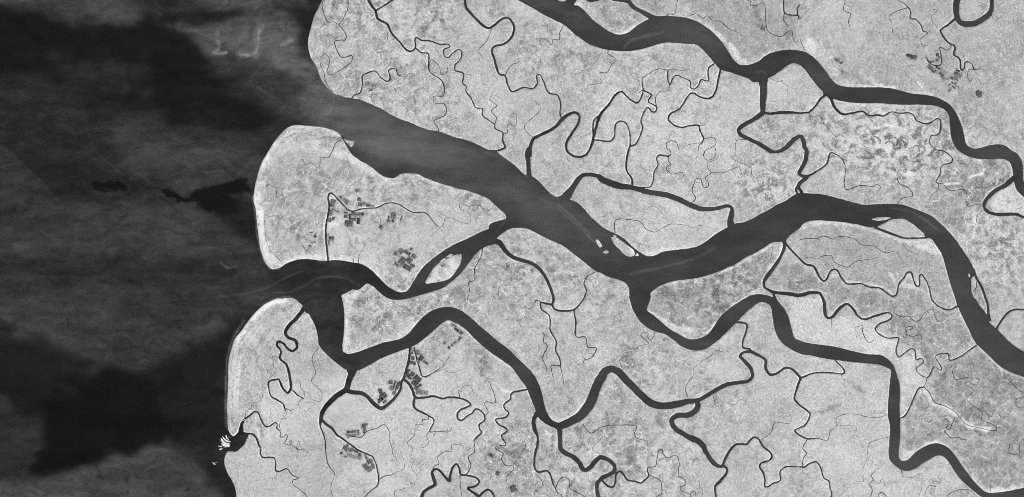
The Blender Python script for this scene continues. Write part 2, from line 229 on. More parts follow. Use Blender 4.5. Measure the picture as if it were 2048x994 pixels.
J: 25,560,18 60,590 85,640 100,675,16 160,680,14 215,670 280,685,12 330,678 400,685 450,705 468,725,11 440,745 400,760 380,790 385,825 410,830,10 440,805,9 480,780 500,755 520,758 560,800 560,830 525,860 525,880 538,910 500,950 N: 738,430 740,550 690,585 680,610 705,680 660,770,10
J: 97,670,15 92,740,14 150,780,12 190,800,9 225,830,8 200,890 197,905,6 260,905,5 330,903,4 345,870,3
J: 190,800,5 185,825 150,825 152,855,4 105,860 95,930 50,980 N: 125,520,5 100,590 140,630 115,700 170,790 145,860,4 145,880 100,850 115,900 60,905 0,920
N: 290,340,6 265,380 283,450,5 250,495,4 190,505,3
N: 135,630,4 190,650 200,720,3 212,790,2
J: 92,345,8 105,400,9 130,490 150,540,8 180,538,7 220,515,5 290,465,3 330,400 350,385,2
J: 220,515,4 290,495,3 330,515 400,505,2
J: 400,685,6 390,650,5 385,630,4 410,640 410,615 455,600,3 480,630 490,665,2
J: 560,800,6 585,780,5 560,720 570,708 630,715 625,660 600,600,4 595,575 575,565,3 590,535
J: 840,626,12 790,635,11 740,650 730,690,10 690,725,9 695,755 720,780 700,810 635,825 650,855 710,890 700,910 672,930 690,965 N: 1048,452,10 1050,480,9 985,485 950,505 980,535 1025,560 1010,620 1040,670,8 1080,685 1120,678,7 1170,610,6 1220,540,5 1248,490 1240,430,4 1265,390 1240,355 1215,360 1225,330,5
N: 1125,680,6 1130,710 1100,750 1055,800 1080,875,5 1160,875 1172,920 1140,990
J: 905,785,30 885,835,26 895,900 N: 1365,380,24 1365,480,22 1340,580,20 1335,690,18 1370,745 1460,735 1500,790,16 1525,870,14 1545,910,10 1560,940,9 1620,994,8 1700,1060
N: 1545,910,9 1590,820,8 1640,795 1685,830 1690,905 1760,950 1850,1000 1900,1060
N: 1375,750,4 1370,780 1415,840 1410,890 1340,940 1340,994
N: 1585,290,60 1590,350,50 1590,450,44 1600,520,46 1650,560 1720,595 1780,650 1810,705,44 1840,725,40 1890,700,44 1930,650,46 1990,600,44 O: 0,595,36 60,615,40 120,655,38 145,695,36 140,740,40 80,775,36 20,805,44 0,825,36 N: 1960,860,40 1955,920,36 1975,1000,40 1990,1080
O: 20,830,22 70,880,20 120,895,18 150,860,16 160,770 195,740,18 235,770 270,820,16 350,840,14 400,855,16 450,820,14 485,780,12 470,730,10 480,700,9 550,690 570,590 585,530 615,520 630,570 685,607 750,575,8 785,640 783,790,7 840,820 850,865 795,900 810,930 895,970 900,1000 905,1060
O: 895,970,6 920,940 945,945 960,1050
O: 485,770,8 540,800 600,835 613,900 610,960 560,994 500,1050
N: 205,1060,38 215,994,34 235,945,30 290,905,28 345,870,30 330,800,34 320,740,26 360,715,20 400,740,22 450,800,24 490,830,34 500,770,22 530,690,20 560,665,18 585,700 605,770 660,778 760,805,20 785,845 740,890 675,905,22 700,930 745,960,26 780,985 840,935,20 880,920 920,960 960,1050
N: 595,780,8 600,880,6 615,994,5 615,1050
N: 325,720,8 345,685 390,660,7 372,600,6 440,545 510,540,5 515,480 590,465,4 600,440,3 630,435,2
N: 825,340,3 825,500,2 870,540
J: 1005,65,12 960,55,11 935,50,9 935,90 990,140 995,230 1035,310 1030,360 1055,420,8 1062,465,7 1003,468,6 1010,520,5 1018,550,4
J: 1062,465,6 1078,540,4 1085,610,2
J: 990,235,7 930,225 955,260,6 950,310 975,335 945,420,5 970,480,4 975,530,3
J: 1150,97,8 1165,180 1165,275,7 1230,280,6 1245,345 1300,352 1270,415 1225,430,5 1205,462,4 1150,440,2
J: 935,50,5 905,35 870,85,4 840,85,3
J: 1205,820,8 1220,870,6 1270,915 1325,880 K: 30,868,5 150,862 240,870 228,920 240,945 300,965,4 O: 470,450 470,530,3 400,600,2 250,770
N: 1990,430,4 1915,500 1915,525,3 1988,565
O: 0,430,3 35,390,4 90,450 140,530,3
X: 1330,-20,60 1400,0,46 1460,5,50 1520,20,56 1560,70,58 1610,110,52 1700,155,56 1800,212,70
X: 1000,-10,50 1050,-8,60 1120,-12,50
X: 2000,210,6 2048,175
X: 690,320,5 640,410,6 635,490
"""
D_TONE = """
S 66 14 14 R: -90,-90 240,-90 250,0 340,25 335,45 230,50 150,42 100,30 20,10 -90,0
S 27 9 12 R: -90,10 20,15 60,20 110,40 160,52 240,54 300,40 360,58 440,108 490,125 440,150 470,170 400,175 520,190 545,235 500,250 330,225 180,230 150,190 100,170 0,150 -90,150
S 42 30 25 R: 130,120 230,130 280,170 220,220 150,190
S 74 10 8 R: 380,-90 640,-90 620,8 560,12 540,20 420,18 385,0
S 36 8 10 R: 330,30 400,25 480,20 550,16 600,24 625,-90 650,-90 640,60 612,100 590,92 572,32 520,25 470,30 430,50 350,54
S 80 8 6 R: 355,52 430,48 470,30 520,20 572,30 600,70 588,92 626,125 660,180 720,200 700,260 620,240 560,195 520,160 450,135 415,106 390,80
S 82 34 6 R: 560,100 700,190 1100,370 1240,480 1250,540 1100,480 1000,400 900,380 700,300 640,250 560,190 480,130
S 58 18 12 R: 420,110 540,120 600,170 600,230 540,220 500,180 430,150
S 28 30 18 R: 330,200 420,185 500,200 520,240 440,262 340,240
S 45 16 10 R: -90,160 80,160 160,185 164,215 175,260 190,300 250,350 310,375 180,380 90,370 0,280 -90,280
S 42 12 12 R: 165,215 260,240 330,300 330,360 250,345 192,300 176,260
S 60 24 14 R: 230,238 330,258 450,275 525,290 510,340 450,360 420,372 370,395 310,370 260,340 220,270
S 40 10 8 R: 10,300 90,300 250,350 310,380 180,380 215,410 128,412 95,372 50,335
S 60 14 14 R: 128,412 250,396 350,404 400,410 430,430 500,480 530,530 480,535 400,530 280,510 150,500 -90,500 -90,440
S 36 10 12 R: 400,415 520,400 520,500 490,480 450,440
S 46 14 12 R: -90,505 120,510 300,540 450,560 540,555 600,535 700,525 770,545 640,570 560,590 450,590 250,590 -90,560
S 58 24 14 R: -90,570 250,580 560,600 500,640 400,690 300,730 200,735 100,700 30,670 -90,640
S 30 20 16 R: -90,650 30,672 100,705 200,738 300,735 400,690 440,660 500,640 470,690 455,850 470,1000 420,960 380,900 330,885 200,920 80,940 -90,940
S 19 7 10 R: 84,800 160,782 200,745 300,770 340,830 382,850 280,912 130,935 60,945 88,870
S 46 4 5 R: -90,780 10,790 40,830 82,835 88,870 80,900 55,950 0,965 -90,965
S 70 5 10 R: -90,970 100,955 200,920 280,903 335,893 390,925 410,950 440,1000 440,1100 -90,1100
S 40 10 6 R: 440,870 480,880 480,1000 440,960
S 38 12 8 R: 530,548 640,528 740,540 800,590 740,570 650,560 560,575
S 50 16 8 R: 640,560 720,555 700,640 700,720 620,640
S 46 16 8 R: 700,600 860,640 840,640 720,700 700,720
S 54 30 6 R: 1270,560 1320,580 1320,640 1290,640
S 74 26 6 C: 350,110 640,120 760,230 840,340 720,380 640,290 450,250
S 64 40 6 C: 0,160 330,130 600,300 800,470 1080,540 1100,700 1250,700 1000,500 600,320
S 74 20 5 P5: 250,480 700,560 900,850 1200,1100 700,1100 400,750
Z 53 3 2 R: -90,250 0,292 50,332 95,376 128,414 160,440 60,480 -90,480
Z 20 5 4 R: 180,368 250,366 255,376 190,378
Z 20 4 5 R: 298,374 345,380 368,396 395,380 440,370 500,360 480,378 450,392 440,410 412,414 395,398 370,404 345,392
Z 21 8 7 R: 385,387 440,374 500,362 500,376 455,388 470,404 480,425 450,430 415,415
s 86 16 A: 120,270 125,320 100,350
s 112 5 A: 120,270 125,320 95,350 170,350
s 120 5 A: 90,345 130,358 175,348
s 92 22 A: 400,150 390,280 370,345 260,360
s 122 6 A: 395,200 388,240 385,300 370,345
s 118 6 A: 375,340 330,365 260,355
s 105 9 A: 540,300 610,265
s 66 5 A: 380,580 480,640 560,690 530,745
s 58 2 R: 0,290 50,332 95,376 128,414 160,440
s 56 2 R: 160,188 164,215 175,260 190,300 250,350 310,375
s 70 2 E: 0,985 400,930 560,850 680,800
s 76 2 E: 400,990 480,950 600,940 680,905 760,855 860,838 960,850 1060,900
s 78 3 F: 900,300 1000,370 1100,430 1200,530 1290,620
s 86 3 F: 920,320 1040,370 1080,420 1180,500 1325,650
s 84 3 F: 560,15 700,60 850,180
s 76 6 G: 200,825 300,800 480,760 620,720 760,650
s 80 6 C: 160,320 200,270 300,240 420,210
s 78 3 E: 1130,60 1220,75 1325,110
s 90 3 F: 640,540 680,490 700,455
s 95 4 R: 440,525 455,535 472,533
s 40 2 R: 373,979 377,983 376,976
S 66 20 5 E: 985,0 1100,60 1325,110 F: 240,150 520,250 700,400 640,380 520,300 300,235 110,160 0,170 E: 1200,170
S 76 24 5 X: 0,-60 300,60 700,250 1000,330 900,150 600,20 500,-100
S 58 22 5 G: 600,540 1000,480 1325,300 1325,500 1150,600 900,640
S 52 18 5 H: 0,330 500,420 500,480 100,460 0,500
s 88 5 F: 1050,360 1150,450 1260,560
s 54 6 J: 200,200 300,140 420,180 560,300 740,440
s 50 5 C: 830,440 900,480 1000,500
s 84 5 C: 1040,480 1080,470 1100,500
s 78 6 H: 600,380 760,420 900,520
s 74 5 G: 0,720 60,730 120,725
s 96 2 I: 300,170 232,270 186,420 176,560 174,760 178,890
s 84 2 I: 290,165 222,270 176,420 168,560 166,760 170,880
s 110 2 E: 352,340 366,440 376,560 394,640 425,735 470,788 530,784
s 104 3 A: 752,420 795,520 850,598 905,634
s 110 3 A: 600,832 720,838 840,850 930,892
s 90 3 R: 505,395 512,440 520,500
s 100 2 I: 420,62 500,28 560,14 610,18 650,42
T 1.15 730 150 110 160
T 0.9 950 60 200 100
T 1.0 900 210 90 60
T 0.35 960 150 60 60
T 0.9 620 400 110 100
T 1.0 860 380 120 50
T 1.1 780 600 90 60
T 1.2 960 560 110 80
T 0.7 1150 600 80 100
T 1.2 1330 740 140 70
T 1.2 1100 920 150 80
T 1.1 1300 880 120 90
T 0.8 1420 590 110 60
T 0.25 620 850 150 130
T 0.35 860 800 110 110
T 0.3 1720 500 170 60
T 0.35 1640 680 90 70
T 0.3 1700 900 110 90
T 0.7 1900 850 120 110
T 0.3 1450 50 150 60
T 0.35 1850 100 180 110
T 0.55 1350 250 180 100
T 0.35 1580 180 60 40
T 0.45 1300 430 120 60
T 0.9 1220 25 60 30
T 0.9 1800 280 140 60
T 0.9 1980 480 80 120
L 160 20 20 C: 500,-60 1325,-60 1325,320 1100,340 950,400 700,150
L 172 30 20 D: 0,-60 1600,-60 1600,900 1100,800 900,600 0,320
L 180 24 20 D: 0,-60 220,-60 260,250 100,330 0,300
L 164 20 14 D: 280,440 680,590 480,580 290,560
L 157 12 12 C: -160,-60 420,-60 460,120 330,120 100,230 -120,40
L 186 25 20 B: 400,330 560,540 720,700 700,880 560,760 420,560 300,480 250,380
L 186 20 20 B: 0,200 220,260 250,420 0,450
L 170 24 20 A: 750,60 1000,200 1010,600 900,600 780,420
L 188 30 20 C: 0,500 500,600 800,500 1080,560 1060,730 900,860 1000,1100 0,1100
L 186 20 20 G: 0,0 900,0 900,380 0,160
L 188 20 20 G: 20,240 850,400 800,520 600,640 300,700 100,540
L 190 12 10 C: 1110,530 1325,430 D: 40,480 160,630 60,740 C: 1100,740
L 152 3 16 D: 90,720 250,740 260,860 400,960 300,1000 100,800
L 156 8 16 D: 480,820 640,780 800,820 860,830 700,870 520,880
L 184 16 14 D: 0,760 900,800 980,900 860,1000 0,1000
L 152 4 14 H: 930,10 1060,10 1400,90 1410,170 1230,340 1220,400 1160,470 1060,600 860,440 860,330 920,220 1000,90
L 155 14 16 D: 940,800 1000,800 1040,1000 870,1000 870,900 930,890
L 178 12 16 H: 1150,440 1240,400 1600,450 1600,994 1200,820 1060,600
L 196 6 6 H: 1240,340 1420,200 1600,380 1600,410 1260,400
L 172 14 14 D: 1100,700 1600,700 1600,1000 1400,960 1150,980
L 163 12 10 H: 0,520 140,475 480,510 860,600 1010,900 1050,1000 880,1000 840,820 720,800 620,960 300,880 220,800 160,860 0,700
L 152 5 10 H: 0,760 140,880 230,820 320,900 620,980 700,900 880,994 1040,1020 1100,1300 800,1300 600,1050 500,1020 400,1060 230,1010 160,1060 120,960 0,940 -200,900 -320,640
L 152 4 8 L: 180,20 860,0 1030,90 1170,320 1000,430 940,400 850,520 760,360 640,300 560,240 620,120 400,120
L 150 5 10 L: 900,500 1180,340 1500,540 1600,1400 1300,1300 1100,860 870,660
L 152 5 8 L: 690,820 810,650 1000,780 1250,900 1400,1000 1600,1000 1600,1300 1200,1280 960,960 670,1100
L 150 3 4 K: 330,50 420,-130 1100,-250 1190,-270 1090,-60 960,10 840,90 700,250 560,240 330,95
L 200 14 10 L: -60,20 140,20 180,170 400,150 480,220 640,300 640,400 760,420 780,520 820,560 660,800 640,480 560,400 340,360 -60,280
L 190 14 20 L: 0,400 580,510 570,1000 0,1000
L 192 18 20 Q: 0,0 800,0 810,560 900,660 1280,560 1640,914 1700,1000 0,1000
L 178 30 20 K: 0,0 180,0 360,260 600,380 900,200 1150,350 1325,400 1325,1200 0,1200
L 168 22 14 K: 60,130 120,530 330,700 470,740 200,640 60,540 0,700 0,1000 400,1000 420,780
L 166 10 12 E: 440,30 640,20 860,40 1010,90 960,250 850,280 830,600 700,660 540,680 450,600 435,200
L 196 6 10 E: 440,-60 600,-80 860,0 850,20 640,10 500,40
L 194 8 8 E: 860,400 1000,420 1200,600 1240,880 1040,740 850,700
L 170 10 10 E: 1170,200 1400,160 1600,300 1400,420 1170,370
L 198 5 6 E: 870,10 985,10 1060,80 1200,180 1130,180 960,60
L 186 20 12 F: 0,420 260,560 620,420 690,450 500,540 220,680 60,900 0,900
L 164 10 12 I: 1040,0 1325,40 1500,20 1400,150 1325,210 1100,260 1010,300 1030,60
L 166 16 12 F: 60,990 640,620 940,900 900,1100 500,1200 100,1100
L 176 20 14 F: 700,540 1300,820 1100,1000 1000,850 800,720
L 190 16 14 J: 20,540 320,480 560,500 820,620 560,900 400,1300 -400,1300 -400,600
L 165 8 12 J: 240,220 310,170 520,310 600,440 540,480 420,310 220,330
L 190 14 14 I: 420,560 900,500 980,660 810,990 200,990 300,800
L 184 12 12 I: 720,120 780,340 700,480 560,380 640,200
L 176 12 14 I: 240,300 560,20 680,80 540,260 500,400 440,600 300,830 200,800 190,450
L 182 16 12 M: 250,560 470,370 600,600 760,760 800,1100 350,1100
L 168 14 14 N: 340,1000 360,740 700,800 1000,560 1360,100 1350,740 1600,1100
L 172 16 14 N: 1360,200 1590,340 1600,560 1840,740 2300,300 2300,1100 1360,900
L 205 5 5 F: 170,880 220,790 400,690 390,760 330,850
l 240 4 A: 722,240 716,290 724,340 740,390
l 208 6 A: 600,838 720,842 840,855 930,905
l 208 9 C: 700,172 790,240 850,300 900,370 960,415
l 235 8 C: 860,290 885,325
l 205 12 C: 880,340 940,400
l 216 24 E: 430,40 395,130 378,240 372,330 395,430 410,540 430,650 475,750
l 216 12 E: 470,740 540,760 640,715 845,718 1000,735 1120,790 1250,920
l 212 5 E: 860,310 850,420 826,480 824,560
l 205 10 E: 880,310 930,370 1000,390
l 215 14 E: 870,500 900,500
l 212 18 E: 1000,20 1060,80 1150,140 1230,190 1325,190
l 216 20 I: 960,60 968,200 955,360
l 195 10 I: 960,370 1100,340 1300,280
l 200 12 E: 950,975 1020,970 1100,900 1180,950
l 202 12 J: 0,270 100,190
l 218 10 I: 560,30 430,75 330,170 250,290
l 205 7 I: 1010,510 1200,425 J: 0,380 110,335 230,240 310,180
l 210 4 J: 310,175 430,235 600,390 740,490
l 210 10 J: 985,800 1020,830 1130,805 1250,700
l 200 8 H: 0,520 60,485 200,482 400,505 540,555 680,600 900,690
l 206 14 H: 800,600 920,660
l 205 8 K: 330,110 430,190 560,270 640,285
l 212 9 K: 430,170 500,210 620,245
l 200 6 K: 660,285 740,220 860,90 980,15
l 206 5 G: 335,960 380,915 440,890 600,862 760,822 900,765 1140,625
l 206 8 G: 1210,620 1200,680 1110,800
l 212 14 G: 200,645 250,690 320,690 410,660
l 200 6 G: 420,665 640,625 820,520
l 214 10 L: 825,600 860,680 900,725 980,750 1060,820 1120,865 1260,895
l 204 16 L: 800,620 860,690
l 208 7 L: 770,380 830,440 800,500 850,540
l 204 7 L: 900,410 945,490
l 205 5 L: 1180,345 1260,420 1340,500
l 202 5 L: 1060,90 1120,240 1170,320
l 200 5 L: 675,810 760,720
l 202 9 Q: 960,570 1100,470 1240,405 1340,455
l 204 16 Q: 960,540 1050,490
l 206 14 Q: 1600,770 1700,850 1850,850 2048,820
l 198 5 D: 210,660 400,690 700,700 900,705
l 206 6 D: 1040,740 1085,860 1110,960
l 202 6 D: 280,562 480,572 640,590
l 215 10 D: 500,560 620,585
l 204 7 D: 730,615 860,625
l 206 7 C: -150,30 -110,70 -30,160 60,215 140,225 230,180
l 210 10 X: 830,40 920,90
l 206 8 H: 600,820 650,900 720,840 790,905
l 205 10 L: 0,20 100,40
l 205 9 H: 690,900 780,905
l 205 8 H: 200,830 250,830
l 202 6 H: 300,875 400,878 540,905 620,955
l 208 8 H: 740,600 840,650 920,680
l 200 5 H: 920,480 1060,620 1190,850
l 205 5 B: 0,795 190,868 400,918
l 196 4 B: 800,10 930,92 1080,165
l 200 4 C: 60,342 200,342 440,292 620,298
l 196 4 F: 110,165 240,220 500,295 640,380
l 194 5 F: 120,800 60,920 0,930
l 190 4 F: 730,528 820,522 960,590 1200,730
l 206 3 B: 295,60 298,180
l 222 4 B: 195,60 180,100
l 158 7 G: 650,292 720,300 790,318 860,330
l 160 6 G: 920,330 1000,370 1010,400
l 150 5 G: 225,610 330,640
l 162 9 L: 320,560 370,610 430,640
l 165 10 L: 90,770 180,765 250,730
l 166 6 L: 470,770 550,780
l 160 12 N: 600,640 640,560 730,530
l 160 14 N: 620,740 640,660
l 158 16 N: 1100,300 1150,250
l 160 10 O: 880,650 960,610
l 160 8 O: 340,160 420,180
l 160 8 O: 260,230 380,240
l 160 16 J: 500,340 560,370
l 158 16 J: 520,450 580,460
l 164 16 J: 540,330 570,380
l 160 12 P2: 640,200 680,280
l 162 14 P2: 700,130 760,210
l 165 16 P2: 780,90 830,110
l 168 12 P2: 560,360 690,400
l 165 9 P2: 80,100 200,110
l 168 12 P2: 20,520 100,600
l 160 10 P1: 850,740 740,800
l 170 12 P1: 320,620 310,700
l 168 10 P1: 520,580 580,575
l 156 8 A: 1040,270 1060,360
l 165 9 A: 1160,250 1200,270
l 160 7 F: 60,200 110,330
l 160 6 F: 270,760 310,765
l 160 8 J: 650,120 690,160
l 158 10 J: 1120,700 1150,720
l 165 12 I: 350,850 400,860
l 160 6 I: 330,500 390,420
l 160 5 I: 280,340 290,480
l 162 10 I: 760,220 720,200
l 166 14 I: 600,220 650,260
l 160 10 C: 480,720 560,740
l 215 4 D: 660,745 700,790
l 215 5 D: 500,850 600,830 700,860
l 215 5 H: 560,140 620,150 660,200
l 228 14 H: 710,155 760,158
l 212 5 H: 1180,60 1220,140 1120,180
l 210 4 H: 940,230 1060,220
l 212 6 H: 1160,420 1150,560 1100,620
l 225 22 P5: 420,90 520,250
l 158 6 I: 260,330 280,480 250,620
l 155 5 I: 300,330 380,420 370,520
l 164 14 K: 930,290 1050,330 1160,360
l 160 6 L: 300,560 350,590 420,640
l 158 7 L: 60,780 150,770 200,740
l 222 10 J: 680,630 740,650
l 224 5 J: 960,900 1000,930
l 208 4 H: 0,520 200,480 420,515
"""
D_THINGS = """
C|strip of fish ponds inside the hairpin of the western island's creek|P1: 135,190,50,80,15,2,3,80; 115,290,30,60,15,2,3,80; 140,350,25,30,10,1,2,70; 100,365,40,40,20,2,2,85; 160,265,80,15,25,4,1,85
C|small fish ponds on the outer bank above the western island's creek bend|P1: 275,175,60,36,50,3,2,95; 220,128,25,25,45,1,1,95
C|fish ponds north of the western island's creek, near the top of the ponds|P1: 385,60,30,30,0,2,2,85; 410,150,36,36,0,3,2,65; 418,202,40,40,10,2,3,75; 457,195,22,36,5,2,3,75; 505,212,46,30,0,3,2,75; 550,218,40,16,0,4,1,80
C|large dark block of fish ponds south of the western island's creek|P1: 395,303,130,32,0,5,2,80; 446,305,25,30,0,1,2,60; 270,330,35,25,5,1,1,60; 272,292,40,15,5,2,1,75; 315,330,26,52,2,1,2,65; 345,362,70,30,0,3,2,75; 402,378,32,62,5,1,2,60; 302,396,80,50,5,4,2,62; 312,428,50,16,0,4,1,75
C|small pond pair beside the straight creek reach on the western island|P1: 120,555,55,32,0,2,1,60; 97,602,14,48,0,1,2,90; 90,522,9,9,0,1,1,50
C|pond blocks inside the small oxbow east of the western island's creek|P1: 770,308,48,38,10,2,2,75; 768,340,44,20,8,2,1,75; 720,345,10,40,0,1,2,60; 722,378,50,22,0,4,2,75; 767,376,22,32,0,1,2,65; 850,350,14,60,18,1,3,75; 640,440,34,40,35,1,1,100
C|diamond of dark fish ponds beside the second channel|P1: 845,692,50,50,40,3,2,80; 915,710,72,34,35,3,2,72; 982,745,50,40,35,2,2,78; 860,795,90,62,-55,4,4,78; 935,785,60,60,-50,3,4,72; 912,862,90,50,30,5,2,74; 968,842,50,32,30,3,1,62; 955,668,26,22,10,1,1,55; 803,835,56,26,42,3,1,75; 792,722,40,30,40,2,2,80
C|narrow wedge of ponds between two creeks below the southern river|P2: 405,345,34,66,-6,2,3,92; 420,420,36,40,-3,2,2,70; 402,470,46,36,0,2,2,78; 436,478,30,34,-8,1,2,74
C|stepped pond cluster east of the narrow wedge|P2: 480,360,40,50,0,1,2,100; 510,420,50,60,35,2,3,52; 560,468,60,28,40,3,1,68; 480,450,40,50,-10,2,2,100; 505,378,14,12,0,1,1,50
C|big dark diamond of fish ponds at the creek fork|P2: 385,600,95,84,38,4,4,48; 465,655,80,80,38,3,4,55; 440,700,70,50,38,3,2,60; 450,752,40,36,38,2,2,80; 483,732,64,24,-35,3,1,60
C|faded rows of ponds below the dark diamond|P2: 520,800,130,50,10,6,3,120
C|striped fish ponds on the inner side of the deep creek bend|P2: 175,686,46,44,10,2,2,90; 182,745,36,40,10,2,2,100; 214,720,16,100,14,1,2,62; 238,740,16,110,14,1,4,60; 262,720,16,90,14,1,3,64; 212,805,34,36,20,2,2,75
C|wedge of dark ponds above the deepest point of the creek bend|P2: 62,790,40,60,-20,2,2,62; 92,840,80,60,-36,2,2,52; 62,880,60,44,-36,3,1,58; 108,905,46,30,-36,2,1,80; 45,910,24,24,-20,1,1,85
C|pond rows near the point of the southern river's bend|P2: 902,108,60,28,35,2,1,52; 955,142,36,36,35,2,2,58; 872,58,70,16,32,4,1,90; 936,205,24,52,38,1,3,75; 885,248,36,20,-35,2,1,80; 855,275,24,24,0,2,2,80; 770,258,30,26,-20,2,2,80; 820,305,26,30,20,1,2,80
C|flat row of ponds above the thin side creek|P3: 287,335,52,30,0,1,1,48; 360,330,76,34,-3,2,2,66; 435,345,26,86,-3,1,3,72; 330,385,150,28,-4,5,2,95; 255,372,18,16,0,1,1,95
C|small kite-shaped group of ponds beside the thin side creek|P3: 532,225,88,34,-10,3,1,72; 515,268,62,48,-10,3,2,78; 526,325,30,60,18,1,2,74
C|pond block on the outer side of the southern creek|P3: 268,542,38,32,40,1,1,68; 245,592,100,64,35,4,4,72; 322,608,34,72,28,2,2,72; 385,626,100,36,30,5,2,70; 455,680,50,48,18,2,2,66; 175,660,36,34,10,1,1,66; 320,695,130,38,22,4,1,125; 440,730,90,36,15,3,1,115; 240,715,40,28,10,1,1,110
C|triangle of ponds inside the lower bend of the southern creek|P3: 552,715,28,70,-28,1,2,80; 595,790,56,74,-28,2,3,72; 550,870,70,96,-36,3,4,74; 640,790,40,80,-18,2,2,95; 660,860,50,74,-14,2,3,90; 620,890,50,80,-20,2,3,105; 590,930,24,40,-36,1,1,80
C|single large dark reservoir west of the inland pond farm|P4: 190,180,168,44,8,1,1,50; 222,215,90,46,10,1,1,52
C|ponds inside the creek loop at the inland pond farm|P4: 622,165,48,54,8,2,1,60; 615,252,50,40,20,2,3,70; 650,205,24,46,8,1,2,85; 530,278,80,32,-8,2,1,95; 465,238,20,76,-38,1,3,90
C|long diagonal belt of ponds at the inland pond farm|P4: 500,372,92,64,42,6,3,72; 545,432,60,34,40,3,2,65; 632,380,84,30,30,2,1,66; 600,440,60,50,38,1,1,112; 692,487,88,36,38,2,2,56; 700,430,110,44,38,3,1,130; 720,548,80,44,38,2,1,120; 690,520,40,30,38,1,1,135
C|block of ponds in rows south of the creek hairpin|P4: 958,427,72,34,12,2,1,52; 932,470,74,48,14,4,3,70; 988,512,54,60,20,5,1,95; 862,548,52,30,40,1,1,55; 925,525,28,26,10,1,1,62; 940,575,50,24,30,2,1,62
C|scatter of small ponds at the southern end of the inland farm|P4: 870,628,36,22,30,1,1,60; 820,657,32,30,40,2,2,65; 920,640,38,28,-38,2,1,72; 892,702,66,24,45,3,1,80; 950,690,60,24,40,3,1,120; 830,750,48,22,-38,2,1,62; 790,560,30,26,30,2,1,80; 905,555,20,20,30,1,1,60
C|compact round cluster of dark ponds standing alone near the right edge|P4: 1305,790,100,50,8,5,2,52; 1310,825,100,30,-3,5,1,55; 1300,758,34,24,42,1,1,52; 1320,850,66,26,-4,5,1,72
C|small pond grid on the east edge of the riverside town|P5: 1040,450,74,90,-52,3,4,92; 1140,505,70,50,-35,2,2,70
C|faint pond strip below the town's pond grid|P5: 1165,712,54,66,8,1,4,115; 1110,655,34,16,28,1,1,80
C|dark pond by the winding southern creek|N: 910,582,42,32,25,1,1,55; 880,570,20,24,10,1,1,95
C|dark leaf-shaped pond beside the southern village track|N: 970,758,36,44,25,2,2,58
C|pond triangle inside the round creek bend at the bottom edge|N: 1128,912,62,64,-20,4,2,62
C|tiny dark ponds on the northern plain beside the pale creek|C: 1062,130,12,10,0,1,1,70; 1080,185,30,30,20,3,3,90; 1050,170,22,10,0,2,1,100
C|tiny dark ponds near the north bank creek of the estuary|A: 1120,555,14,20,0,1,2,90; 1130,598,26,8,-20,2,1,70; 1145,570,10,14,0,1,1,100
C|pair of dark ponds on the grey plain of the western island|E: 765,572,14,22,-30,1,1,60; 760,608,8,12,0,1,1,55; 728,636,14,12,0,1,1,55; 690,645,12,10,0,1,1,80; 738,546,16,6,-15,1,1,55
V|buildings of the riverside town|600|P5: 255,60 420,60 560,130 680,20 720,60 700,200 880,210 940,190 1030,280 1040,340 960,400 1000,480 1060,560 1130,700 1120,760 1000,800 900,780 780,620 620,430 460,300 330,220 300,130
V|houses of the village above the river bend sands|30|C: 860,280 890,300 885,330 930,380 910,390 860,320
V|houses of the walled village between two southern creeks|26|N: 1430,360 1500,330 1520,380 1450,390
V|houses of the village by the south-eastern fork|18|N: 1910,560 1970,560 1985,600 1920,605
V|houses on the levee south of the main river|40|K: 520,200 560,195 670,225 665,250 600,238 520,220
V|houses on the pale patch near the northern creek|16|B: 165,95 195,55 200,90 180,110
V|houses of the inland village east of the reservoir|24|P4: 270,600 330,620 400,720 340,700
"""
D_SEEDS = [(600,430,'island','round-headed pale island between the main estuary and the second channel'),
 (720,650,'island','flag-shaped land with a pale beach between the second channel and the southern river'),
 (1400,570,'island','dark grey wedge of land in the fork of the main and south-eastern rivers'),
 (1300,430,'island','long pale island under the curved side river north of the main river'),
 (1880,100,'mainland','inland plain with the town and the pond farm north of the northern river'),
 (1225,25,'island','dark teardrop-pointed island in the northern river at the top edge'),
 (1590,170,'island','pale triangle of land under the sharp bend of the northern river'),
 (1750,500,'island','smooth grey land inside the big eastern river bend, north of the wavy creek'),
 (1850,840,'island','dark grey land in the lower right bend of the south-eastern river'),
 (500,750,'island','south-western headland with fine beach ridges along the sea'),
 (500,960,'island','southernmost coastal flat below the surf-fringed creek mouth'),
 (760,740,'island','small pale flat with ponds between the southern river and a deep creek bend'),
 (2000,400,'island','pale land behind the looping creek at the right edge')]
# ---------------------------------------------------------------- survey data -> points
TILES = dict(A=(400,0,3.3133),B=(800,0,3.3133),C=(1200,0,3.3133),D=(1600,0,3.3133),
 E=(400,300,3.3133),F=(800,300,3.3133),G=(1200,300,3.3133),H=(1600,300,3.3133),
 I=(400,590,3.3133),J=(800,590,3.3133),K=(1200,590,3.3133),L=(1600,590,3.3133),
 M=(400,794,4.97),N=(800,794,4.97),O=(1200,794,4.97),Q=(1600,794,4.571),X=(1020,0,6.4),R=(0,0,1.0),
 P1=(640,370,5.23),P2=(750,640,5.52),P3=(660,820,7.65),P4=(1800,90,8.283),P5=(1580,80,11.04))
def parse(txt):
    t = (0,0,1.0); pts = []; w_ = 3.0
    for tok in txt.split():
        if tok[-1] == ':': t = TILES[tok[:-1]]; continue
        v = [float(a) for a in tok.split(',')]
        if len(v) > 2: w_ = v[2]
        q = (t[0]+v[0]/t[2], t[1]+v[1]/t[2], w_/t[2])
        if pts and math.hypot(q[0]-pts[-1][0], q[1]-pts[-1][1]) < 1.8: continue
        pts.append(q)
    return np.array(pts)
